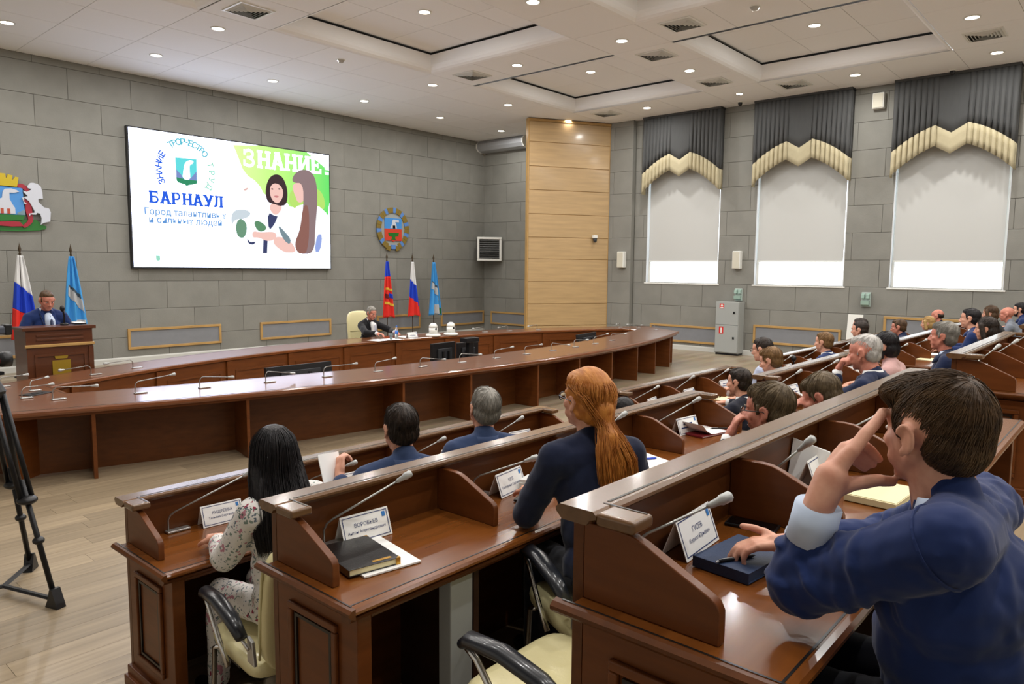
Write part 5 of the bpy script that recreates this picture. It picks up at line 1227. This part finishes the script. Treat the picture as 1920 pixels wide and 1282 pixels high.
    MB().tube([T @ Vector(p) for p in ((-.018, .0895, -.0675), (0, .0945, -.0675), (.018, .0895, -.0675))], [.0012, .0022, .0012], 6).build('mouth', mat('lip_line', (146, 84, 76), .5), body)
    if hair[0] != 'none':
        q = MB(); EL = hair_blob(q, T, hair[0]); hm = put('hair', blob(q, max(.006, vox * .8), 2, 'hair', hair[1]), t)
        if hstr: strands(hm, T, hair[1], hstr, len(label) * 7, EL, length=.05 if hair[0] in ('short', 'bald') else .08, low=(lambda az: -.35) if hair[0] == 'bob' else None)
    if beard:
        q = MB(); h = TM(q, T); h.e((0, .05, -.085), (.045, .045, .035)); 
        for k in (-1, 1): h.c((k * .058, .005, -.03), (k * .04, .045, -.085), .012, .018)
        put('beard', blob(q, .008, 2, 'beard', hair[1]), t)
    if glasses:
        gm_ = mat('glasses_frame', (34, 32, 34), .3); gq = MB()
        for k in (-1, 1):
            ring = [T @ Vector((k * .033 + .024 * math.cos(a), .101, .001 + .018 * math.sin(a))) for a in [2 * PI * i / 14 for i in range(15)]]
            gq.tube(ring, .0016 * s, 5, False); gq.tube([T @ Vector(p) for p in ((k * .057, .100, .006), (k * .076, .05, .006), (k * .083, -.012, .004), (k * .082, -.03, -.012))], .0022 * s, 6)
        gq.tube([T @ Vector((-.009, .102, .004)), T @ Vector((.009, .102, .004))], .0018 * s, 5)
        go = gq.build('glasses', gm_, t)
        for k in (-1, 1): MB().ball(T @ Vector((k * .033, .1012, .001)), (.0225 * s, .001 * s, .0165 * s), T.to_3x3().to_4x4() @ Matrix.Scale(1 / s, 4), 12, 8).build('glasses_lens', GLASS, go, smooth=True)
    if chair: make_chair(chair, (base.x, base.y, tier), yaw)
    return t, Matrix.Translation(base) @ rotz(yaw), T
# ------------------------------------------------------------------ the audience and speakers
FLORAL = bpy.data.materials.new('floral_dress_cloth'); FLORAL.use_nodes = True
nt = FLORAL.node_tree; b = nt.nodes['Principled BSDF']; b.inputs['Roughness'].default_value = .8
tc = nt.nodes.new('ShaderNodeTexCoord'); last = None; base_c = (*lin((214, 210, 206)), 1)
def _blots(scale, thr, col, seed, warp=.25):
    global last
    mp = nt.nodes.new('ShaderNodeMapping'); mp.inputs['Location'].default_value = (seed, seed * 1.7, -seed); nt.links.new(tc.outputs['Object'], mp.inputs[0])
    nz = nt.nodes.new('ShaderNodeTexNoise'); nz.inputs['Scale'].default_value = scale * 1.6; nt.links.new(mp.outputs[0], nz.inputs[0])
    ad = nt.nodes.new('ShaderNodeVectorMath'); ad.operation = 'MULTIPLY_ADD'; nt.links.new(nz.outputs['Color'], ad.inputs[0]); ad.inputs[1].default_value = (warp / scale * 8,) * 3; nt.links.new(mp.outputs[0], ad.inputs[2])
    vo = nt.nodes.new('ShaderNodeTexVoronoi'); vo.inputs['Scale'].default_value = scale; nt.links.new(ad.outputs[0], vo.inputs[0])
    lt = nt.nodes.new('ShaderNodeMath'); lt.operation = 'LESS_THAN'; lt.inputs[1].default_value = thr; nt.links.new(vo.outputs['Distance'], lt.inputs[0])
    mx = nt.nodes.new('ShaderNodeMix'); mx.data_type = 'RGBA'; nt.links.new(lt.outputs[0], mx.inputs['Factor']); mx.inputs['B'].default_value = (*lin(col), 1)
    if last: nt.links.new(last, mx.inputs['A'])
    else: mx.inputs['A'].default_value = base_c
    last = mx.outputs['Result']
_blots(17, .26, (120, 136, 128), 1.3, .4); _blots(21, .24, (92, 104, 116), 4.1, .4); _blots(13, .24, (176, 120, 134), 7.7); _blots(11, .17, (138, 34, 62), 2.9); _blots(12, .14, (58, 84, 72), 9.2, .4); _blots(19, .11, (52, 40, 56), 5.5)
nt.links.new(last, b.inputs['Base Color'])
CHN = 'cream leather office chair under the '
def on_cheek(lean, H, k=-1, dx=.05):   # hand resting on the face, elbow on the desk
    return {k: dict(el=(k * .27, lean + .13, .79), wr=(k * .095, lean + .155, H - .155), d=(-k * .25, -.25, 1), n=(-k * .55, -.9, 0), curl=(.45, .8, .6), cuff=.8)}
WOMAN = person('woman with very long straight black hair in a floral dress, front row', (1.75, 3.0, 1.285), 0, ('long', H_BLACK), top=FLORAL, fem=True, s=1.06, yaw=.06, hyaw=-.35, vox=.009, lean=.10, topname='dress', trousers=FLORAL, arms={-1: dict(el=(-.225, .15, .84), wr=(-.12, .40, .835)), 1: dict(el=(.25, .20, .82), wr=(.14, .42, .83))}, hstr=0)
make_chair(CHN + 'black-haired woman in the floral dress', (1.745, 2.895, 0), -.10)
person('dark-haired man in slate blue jacket reading a paper, front row', (2.46, 2.94, 1.30), 0, ('short', H_DARK), top=STEEL, vox=.008, s=1.1, yaw=-.42, hyaw=.06, pitch=.12, arms={-1: dict(el=(-.29, .20, .86), wr=(-.27, .40, 1.00), d=(.1, .5, .7), n=(.8, .3, -.2), curl=(.8, .9, .5))}, chair=CHN + 'dark-haired man in slate blue', hstr=900)
person('grey-haired man in slate blue jacket looking ahead, front row', (3.12, 2.95, 1.31), 0, ('short', H_GREY), top=STEEL, vox=.008, s=1.1, yaw=-.5, hyaw=.0, pitch=.0, roll=.08, chair=CHN + 'grey-haired man in slate blue', hstr=900)
person('dark-haired person mostly hidden behind the second row rail', (4.63, 2.95, 1.06), 0, ('short', H_BLACK), top=BLK, pitch=.3, lean=.2, chair=CHN + 'hidden dark-haired person in the front row', hstr=200)
person('man with stubble in dark suit and white shirt, front row, middle block', (6.60, 2.90, 1.085), 0, ('short', H_DARK), top=DKSUIT, shirt=WSHIRT, s=1.1, yaw=-.1, hyaw=.05, pitch=.1, vox=.009, lean=.2, chair=CHN + 'man in dark suit, middle block', hstr=500)
person('brown-haired man in pale lilac shirt looking down, front row of the middle block', (7.33, 2.89, 1.225), 0, ('full', H_LTBR), top=LILAC, pitch=.3, s=1.1, topname='shirt', lean=.2, chair=CHN + 'brown-haired man in lilac', hstr=500)
person('man in glasses behind the brown-haired man in lilac, front row', (7.86, 3.20, 1.275), 0, ('short', H_DARK), top=LILAC, topname='shirt', glasses=True, pitch=.15, s=1.08, chair=CHN + 'man in glasses and lilac', hstr=300)
person('fair-haired man in bright blue suit, front row of the far block', (9.12, 2.95, 1.287), 0, ('short', H_LTBR), top=BLUE, shirt=WSHIRT, yaw=-.15, pitch=.08, s=1.02, chair=CHN + 'fair-haired man in bright blue', hstr=400)
person('dark-haired person nearest the flip chart, lower of the pair', (10.56, 2.95, 1.354), 0, ('short', H_DARK), top=DKSUIT, hstr=150, chair=CHN + 'person nearest the flip chart')
person('dark-haired person just behind the one nearest the flip chart', (11.62, 3.25, 1.33), 0, ('short', H_DARK), top=DKSUIT, hstr=150, hyaw=.1)
person('brown-haired man in navy suit leaning forward, front row of the far block', (12.05, 2.82, 1.316), 0, ('short', H_BROWN), top=NAVY, pitch=.15, hstr=200, skin='pink', chair=CHN + 'leaning man in navy, far block')
person('blonde person in the far block, half hidden by the grey-haired man', (14.12, 2.85, 1.265), 0, ('bob', H_FAIR), top=GREYS, fem=True, hstr=200, chair=CHN + 'blonde person')
person('balding man with white rim of hair at the far end of the front row', (15.06, 2.9, 1.351), 0, ('bald', H_DARK), top=DKSUIT, hstr=0, skin='pink', chair=CHN + 'balding man at the far end')
# second row
RED = person('woman with long ginger ponytail in navy jacket, second row', (2.485, 1.762, 1.600), .3, ('pony', H_RED), top=cloth('navy_jacket', (18, 27, 54)), fem=True, yaw=-.48, hyaw=.20, pitch=-.02, s=1.06, lean=.10, vox=.008, arms={-1: dict(el=(-.245, .15, .815), wr=(-.14, .37, .835)), 1: dict(el=(.25, .05, .86), wr=(.18, .29, .84))}, glasses=True, hstr=0)
person('man in glasses resting his face on his hand, second row', (3.545, 1.40, 1.452), .3, ('full', H_SALT), top=cloth('charcoal_suit', (34, 36, 44)), shirt=WSHIRT, pitch=.10, hyaw=.0, s=1.13, vox=.008, lean=.13, arms=on_cheek(.13, 1.152), glasses=True, chair=CHN + 'man in glasses in the second row', hstr=900, skin='pink')
person('dark-haired man with bowed head behind the rail, second row', (4.40, 1.42, 1.41), .3, ('full', H_SALT), top=DKSUIT, pitch=.5, s=1.08, vox=.009, lean=.15, arms=on_cheek(.15, 1.11), chair=CHN + 'man with bowed head', hstr=600, skin='pink')
person('heavy white-haired man in navy suit with hand at his mouth', (6.05, 1.65, 1.519), .3, ('short', H_WHITE), top=NAVY, shirt=WSHIRT, pitch=.18, s=1.14, vox=.009, fat=.16, yaw=-.05, arms={-1: dict(el=(-.20, .30, .82), wr=(-.06, .31, 1.05), d=(.12, -.28, 1), n=(.3, -.9, 0), curl=(1.0, 1.2, .8), cuff=.8)}, chair=CHN + 'white-haired man', hstr=700, skin='pink')
person('dark-haired woman in pink cardigan beside the white-haired man', (6.92, 1.72, 1.50), .3, ('bob', H_BLACK), top=PINKC, fem=True, topname='cardigan', chair=CHN + 'woman in pink', hstr=300)
person('grey-haired man in navy suit looking left, second row of the middle block', (7.68, 1.42, 1.557), .3, ('full', H_GREY), top=NAVY, shirt=SHIRT, pitch=.0, s=1.08, vox=.009, chair=CHN + 'grey-haired man in navy', hstr=700, skin='pink')
person('upright dark-haired man in bright blue suit, second row of the far block', (11.35, 1.80, 1.533), .3, ('short', H_BLACK), top=BLUE, shirt=WSHIRT, pitch=.05, s=1.1, chair=CHN + 'upright man in bright blue', hstr=300)
person('woman with dark brown bobbed hair, second row of the far block', (9.47, 1.34, 1.53), .3, ('bob', H_DARK), top=BLK, fem=True, hstr=300, lean=.1, s=1.05)
person('person with reddish brown wavy hair, far block near the bald man', (13.3, 1.845, 1.515), .3, ('bob', H_BROWN), top=BLK, fem=True, hstr=300, chair=CHN + 'person with reddish brown hair')
person('bald man in grey shirt in the far block', (15.1, 1.85, 1.43), .3, ('none', H_GREY), top=GREYS, topname='shirt', skin='pink', s=1.05, chair=CHN + 'bald man in grey', hstr=0)
person('bearded dark-haired man in blue at the right edge', (16.1, 1.78, 1.475), .3, ('short', H_BLACK), top=BLUE, beard=True, s=1.05, hstr=200, chair=CHN + 'bearded man at the right edge')
# the chairman, facing the hall
CHAIR_MAN = person('man in black suit, white shirt and tie seated alone behind the ring table', (9.20, 11.86, 1.215), 0, ('short', H_GREY), top=BLK, yaw=PI, pitch=.32, lean=.14, shirt=WSHIRT, tie=mat('silver_tie', (170, 172, 186), .5), s=1.1, skin='pink', vox=.010, arms={-1: dict(el=(-.33, .34, .85), wr=(-.20, .62, .845), d=(.3, .9, 0)), 1: dict(el=(.33, .36, .85), wr=(.26, .64, .845), d=(-.2, .9, 0))}, hstr=200)
make_chair('high-backed cream leather chair of the man in black suit', (9.28, 12.10, 0), PI, high=True).scale = (1.12, 1.0, 1.0)
person('man in blue suit bending over his notes at the lectern', (3.43, 11.86, 1.63), 0, ('short', H_BROWN), top=BLUE, yaw=PI + .05, pitch=.36, lean=.10, shirt=SHIRT, tie=mat('navy_tie', (38, 48, 80), .5), s=1.12, stand=True, skin='pink', fat=.06, vox=.010, arms={-1: dict(el=(-.34, .06, 1.16), wr=(-.20, .26, 1.22), d=(.3, .9, -.05)), 1: dict(el=(.34, .06, 1.16), wr=(.20, .26, 1.22), d=(-.3, .9, -.05))}, hstr=0)
# empty chair in the second row
make_chair(CHN + 'ginger-haired woman', (2.45, 1.60, .3), -.46)
make_chair('empty cream leather chair with black armrest in front, second row', (1.86, 1.345, .3), 0)

# loose long hair
def guides(Mw, T, pts_by_x): return [[T @ Vector(p) for p in path] for path in pts_by_x]
t_, Mw, T = WOMAN
hm = [o for o in t_.children if o.name.startswith('hair')][0]
G = []
for a in (-2.2, -1.75, -1.3, -.8, -.35, 0, .35, .8, 1.3, 1.75, 2.2):
    x = math.sin(a); y = -math.cos(a); e = lambda el, k=1.06: on_head(math.atan2(x, y), el, k)
    G.append([Vector((x * .012, -.01, .128)), e(1.0), e(.5), e(.0, 1.08), Vector((x * .104, -.055 + y * .066, -.08)), Vector((x * .122, -.115 + y * .062, -.2)), Vector((x * .118, -.125 + y * .058, -.31)), Vector((x * .10, -.13 + y * .05, -.41))])
locks(hm, H_BLACK, [[T @ p for p in g] for g in G], 1500, 4, r=.0013, jitter=.007)
t_, Mw, T = RED
hm = [o for o in t_.children if o.name.startswith('hair')][0]
knot = Vector((0, -.128, -.072)); G = []
for a in (-2.6, -2.1, -1.6, -1.1, -.6, -.2, .2, .6, 1.1, 1.6, 2.1, 2.6):
    x = math.sin(a); y = -math.cos(a); e = lambda el, k=1.09: on_head(math.atan2(x, y), el, k)
    st = e(.75) if abs(a) > 1.5 else e(1.25)
    G.append([st, (e(.45) if abs(a) < 1.5 else e(.3)), (e(.1, 1.1) if abs(a) < 1.5 else on_head(math.atan2(x, -.35), .1, 1.09)), knot + Vector((x * .03, .02, .03)), knot + Vector((x * .012, 0, 0)), Vector((x * .045, -.165, -.13)), Vector((x * .075 + .01, -.195, -.21)), Vector((x * .07 + .025, -.19, -.30)), Vector((x * .06 + .015, -.17, -.41))])
locks(hm, H_RED, [[T @ p for p in g] for g in G], 1500, 8, r=.0012, jitter=.010, wave=.007)
MB().tube([T @ (knot + Vector((math.cos(a) * .027, math.sin(a) * .010 - .004, math.sin(a) * .022))) for a in [2 * PI * i / 12 for i in range(13)]], .006, 6, False).build('hair_tie', mat('gold_tie', (150, 120, 60), .4), hm)

# ------------------------------------------------------------------ the man in the foreground, third row
FL = .10; FH = (1.748, .330, 1.808)
lc = [([(1.587, .506, 1.645), (1.611, .490, 1.705)], [0.0336, 0.0360]),
      ([(1.600, .502, 1.690), (1.634, .460, 1.762)], [0.0252, 0.0162]), ([(1.607, .505, 1.690), (1.655, .478, 1.764)], [0.0240, 0.0162]), ([(1.612, .510, 1.685), (1.672, .492, 1.748)], [0.0228, 0.0156]), ([(1.615, .514, 1.675), (1.684, .500, 1.728)], [0.0204, 0.0144]),
      ([(1.634, .457, 1.764), (1.668, .442, 1.800), (1.700, .430, 1.822), (1.726, .424, 1.842)], [0.0157, 0.0144, 0.0130, 0.0116]),
      ([(1.655, .478, 1.765), (1.704, .464, 1.772), (1.730, .446, 1.752), (1.742, .432, 1.732)], [0.0138, 0.0126, 0.0118, 0.0108]),
      ([(1.672, .492, 1.748), (1.716, .480, 1.752), (1.742, .462, 1.732), (1.752, .446, 1.715)], [0.0134, 0.0122, 0.0114, 0.0106]),
      ([(1.684, .500, 1.728), (1.720, .490, 1.730), (1.742, .476, 1.715), (1.752, .462, 1.702)], [0.0126, 0.0114, 0.0108, 0.0098]),
      ([(1.600, .500, 1.672), (1.640, .458, 1.692), (1.690, .418, 1.697), (1.728, .398, 1.690)], [0.0228, 0.0174, 0.0142, 0.0120])]
BIG = person('man in bright navy suit in the foreground resting his face on his left hand', FH, .6, ('none', H_BROWN), top=mat('foreground_suit', (22, 42, 92), .8, var=.15, scale=(9, 9, 9), bump=.22, bscale=(9, 9, 6), sheen=.15, spec=.25), shirt=SHIRT, s=1.0, pitch=.06, hyaw=-.45, vox=.0052, lean=FL, fat=.22, shrug=.05, bulk=1.16, jc=.024, cuffr=.050, hstr=0, chair='cream leather office chair under the man in the foreground',
    arms={-1: dict(el=(-.140, .320, .848), wr=(-.161, .276, 1.045), caps=lc, cuff=.56), 1: dict(el=(.33, .24, .835), wr=(.130, .43, .838), d=(-.50, .85, -.10), n=(0, -.1, -1), curl=(.30, .55, .45), thumb=((.6, .62, -.3), (.9, .15, -.35), (.9, -.15, -.2)), cuff=.80)})
t_, Mw, T = BIG
q = MB(); h = TM(q, T)
h.e((0, -.027, .040), (.0840, .1035, .0955)); h.e((0, -.054, -.012), (.0770, .062, .074)); h.e((0, .030, .080), (.068, .062, .046)); h.e((-.012, .060, .080), (.056, .044, .030))
for s in (-1, 1): h.e((s * .060, .012, .030), (.022, .032, .050)); h.c((s * .072, .024, .03), (s * .073, .024, -.006), .011, .006)
hm = put('hair', blob(q, .0055, 2, 'hair', H_BROWN), t_)
FHM = hairmat('brown_hair_locks', (50, 37, 27), (92, 68, 42))
strands(hm, T, FHM, 3600, 11, h.el, length=.085, r=.0010, crown=(.02, -.55, .83), low=lambda az: .50 if az < .8 else .20 if az < 1.75 else -.85)
# ------------------------------------------------------------------ things lying on the desks
def book(label, loc, rz, w, h, th, cover, nm='notebook', cat='notebook', pages=PAPER, band=None):
    t = thing(nm, label, cat, loc, rz)
    MB().box(-w / 2 + .004, w / 2 - .003, -h / 2 + .004, h / 2 - .004, .003, th - .003).build('pages', pages, t)
    q = MB().box(-w / 2, w / 2, -h / 2, h / 2, 0, .003).box(-w / 2, w / 2, -h / 2, h / 2, th - .003, th).box(-w / 2 - .002, -w / 2 + .003, -h / 2, h / 2, 0, th)
    MB().box(-w / 2, w / 2, -h / 2, h / 2, 0, .003).build('back_cover', cover, t, bevel=.001); MB().box(-w / 2, w / 2, -h / 2, h / 2, th - .003, th).build('front_cover', cover, t, bevel=.0012); MB().box(-w / 2 - .002, -w / 2 + .003, -h / 2, h / 2, 0, th).build('spine', cover, t, bevel=.001)
    return t
def pen(label, loc, rz, m, l=.14, r=.0045):
    t = thing('pen', label, 'pen', loc, rz)
    MB().tube([(0, -l / 2, r), (0, -l / 2 + .012, r), (0, l / 2, r)], [.001, r, r], 10).build('barrel', m, t, smooth=True); MB().box(-.0015, .0015, l / 2 - .045, l / 2 - .002, r * 1.7, r * 2.3).build('clip', SILVER, t)
    MB().tube([(0, l / 2, r), (0, l / 2 + .008, r)], [r * .8, r * .6], 8).build('cap_end', SILVER, t); return t
def phone(label, loc, rz):
    t = thing('smartphone', label, 'phone', loc, rz); MB().box(-.038, .038, -.078, .078, 0, .0085).build('case', BLACK, t, bevel=.003); MB().box(-.034, .034, -.072, .072, .0085, .009).build('screen', mat('phone_glass', (8, 8, 10), .05), t); return t
z1, z2, z3 = .7525, 1.0525, 1.3525
NB = mat('navy_notebook_cover', (34, 52, 84), .55, bump=.1, scale=(200, 200, 200))
book('dark blue notebook under the right hand of the man in the foreground', (1.862, .785, z3), -.10, .235, .165, .030, NB, pages=mat('blue_page_edge', (60, 80, 112), .7))
pen('dark pen with gold ring between the fingers of the foreground man', (1.80, .775, z3 + .0305), 1.1, BLACKM, .12)
phone('black smartphone beyond the dark blue notebook', (2.16, .885, z3), .15)
sheet('white sheet tucked under the dark blue notebook at its right edge', (2.03, .745, z3), .1, .12, .15)
# second row, first seat: folder on papers
sheet('white paper stack under the black leather folder', (1.665, 2.165, z2), -.17, .235, .34, th=.006, nm='paper_stack', cat='paper')
t = book('black leather folder with gold plate on white papers', (1.605, 2.165, z2 + .0065), -.19, .205, .275, .026, mat('black_leather', (22, 20, 20), .3, bump=.1, scale=(150, 150, 150), coat=.3), 'leather_folder', 'folder', PAPERY)
MB().box(.0, .075, -.122, -.107, .026, .0268).build('gold_plate', mat('gold_foil', (196, 150, 60), .3, metal=.7), t)
for sx_, sy_ in ((1, 1), (1, -1), (-1, 1)): MB().prism([(sx_ * .103, sy_ * .138), (sx_ * .085, sy_ * .138), (sx_ * .103, sy_ * .12)], 'z', -.0005, .0265).build('gold_corner', mat('gold_foil', (196, 150, 60), .3, metal=.7), t)
# second row, second seat
t = thing('tissue_box', 'white box of papers beside the ginger-haired woman', 'box', (2.735, 2.225, z2), .3)
MB().box(-.055, .055, -.075, .075, 0, .045).build('box', WPLAST, t, bevel=.006); MB().box(-.05, .05, -.07, .07, .046, .058).build('papers', PAPER, t)
phone('black phone below the white box near the ginger-haired woman', (2.585, 2.135, z2), .35)
t = thing('card', 'orange red card on the desk left of the ginger-haired woman', 'card', (2.50, 2.105, z2), .5); MB().box(-.05, .05, -.035, .035, 0, .0015).build('card_body', mat('orange_card', (206, 92, 58), .5), t); MB().box(-.02, .045, -.01, .02, .0015, .0019).build('print', PAPER, t)
sheet('white paper with a blue pen right of the ginger-haired woman', (3.585, 2.12, z2), -.35, .25, .30)
pen('blue ballpoint pen on the white paper right of the ginger-haired woman', (3.60, 2.125, z2 + .0025), 1.0, mat('pen_blue', (30, 70, 190), .3), .15, .006)
sheet('pale yellow note below the paper with the blue pen', (3.36, 2.02, z2), -.3, .12, .14, PAPERY)
t = book('dark grey diary at the elbow of the ginger-haired woman', (3.30, 1.945, z2), -.2, .14, .09, .015, mat('dark_grey_cover', (50, 52, 58), .5), 'diary', 'notebook')
t = book('open white notepad with dark red cover before the man in glasses', (4.50, 2.22, z2), -.2, .30, .24, .012, mat('dark_red_cover', (120, 30, 36), .4), 'notepad', 'notepad')
sheet('white page curling off the notepad before the man in glasses', (4.49, 2.22, z2 + .0125), 2.95, .28, .23, curl=.12)
pen('black pen on the notepad before the man in glasses', (4.62, 2.15, z2 + .0145), .8, BLACK, .12)
# third row, second and third seats
t = book('thick cream notebook lying open behind the hand of the foreground man', (2.76, .665, z3), -.05, .26, .17, .022, PAPERY, 'cream_notebook', 'notebook', PAPERY)
sheet('cream page on the thick notebook behind the foreground hand', (2.76, .665, z3 + .0225), -.05, .25, .165, PAPERY)
t = thing('folded_sheet', 'white sheet folded upright before the second name plate of the third row', 'paper', (2.74, .90, z3), -1.15)
MB().add([(-.09, 0, 0), (.09, .0, 0), (.06, .03, .12), (-.07, .05, .16), (-.09, .005, 0), (.09, .005, 0), (.06, .033, .12), (-.07, .053, .16)], [(0, 1, 2, 3), (7, 6, 5, 4), (0, 4, 5, 1), (1, 5, 6, 2), (2, 6, 7, 3), (3, 7, 4, 0)]).build('front_leaf', PAPER, t)
MB().add([(-.07, .056, .16), (.06, .036, .12), (.09, .09, 0), (-.06, .13, 0), (-.07, .059, .162), (.06, .039, .122), (.092, .093, 0), (-.058, .133, 0)], [(0, 1, 2, 3), (7, 6, 5, 4), (0, 4, 5, 1), (1, 5, 6, 2), (2, 6, 7, 3), (3, 7, 4, 0)]).build('rear_leaf', PAPER, t)
# front row
t = thing('held_paper', 'white sheaf held upright by the dark-haired man in the front row', 'paper', (2.29, 3.26, .865), .30)
R = Matrix.Rotation(-.35, 4, 'X') @ Matrix.Rotation(.12, 4, 'Y')
MB().box(-.085, .085, -.002, .002, .02, .275, R).build('front_sheet', PAPER, t); MB().box(-.07, .08, .003, .006, .035, .25, R).build('rear_sheet', PAPER, t)
for i, (lbl, x, y, z, r, w, h, m) in enumerate((
    ('cream paper beside the man in dark suit, upper one', 7.55, 3.62, z1, .3, .30, .22, PAPERY), ('cream paper beside the man in dark suit, lower one', 7.42, 3.42, z1, -.2, .26, .2, PAPERY),
    ('white paper before the white-haired man', 6.4, 2.2, z2, .2, .3, .22, PAPER), ('cream paper pile before the grey-haired man in navy', 8.20, 2.18, z2, .1, .24, .3, PAPERY), ('white sheet under the cream pile of the grey-haired man', 8.02, 2.02, z2, .2, .22, .2, PAPER),
    ('white sheet on the front row desk of the far block', 10.2, 3.5, z1, .2, .3, .22, PAPER), ('white sheet on the second row of the far block', 11.0, 2.05, z2, .1, .3, .22, PAPER), ('cream sheet on the second row of the far block', 10.3, 2.05, z2, -.1, .3, .22, PAPERY))):
    sheet(lbl, (x, y, z), r, w, h, m, th=.004)
t = thing('table_microphone', 'small black foam microphone on the front row of the far block', 'microphone', (9.95, 3.60, z1))
MB().lathe([(.05, 0), (.05, .015), (.012, .03), (.01, .16)]).build('stand', BLACK, t); MB().ball((0, 0, .20), (.035, .035, .045)).build('foam_head', BLACK, t, smooth=True)
bpy.data.scenes.remove(TMP)
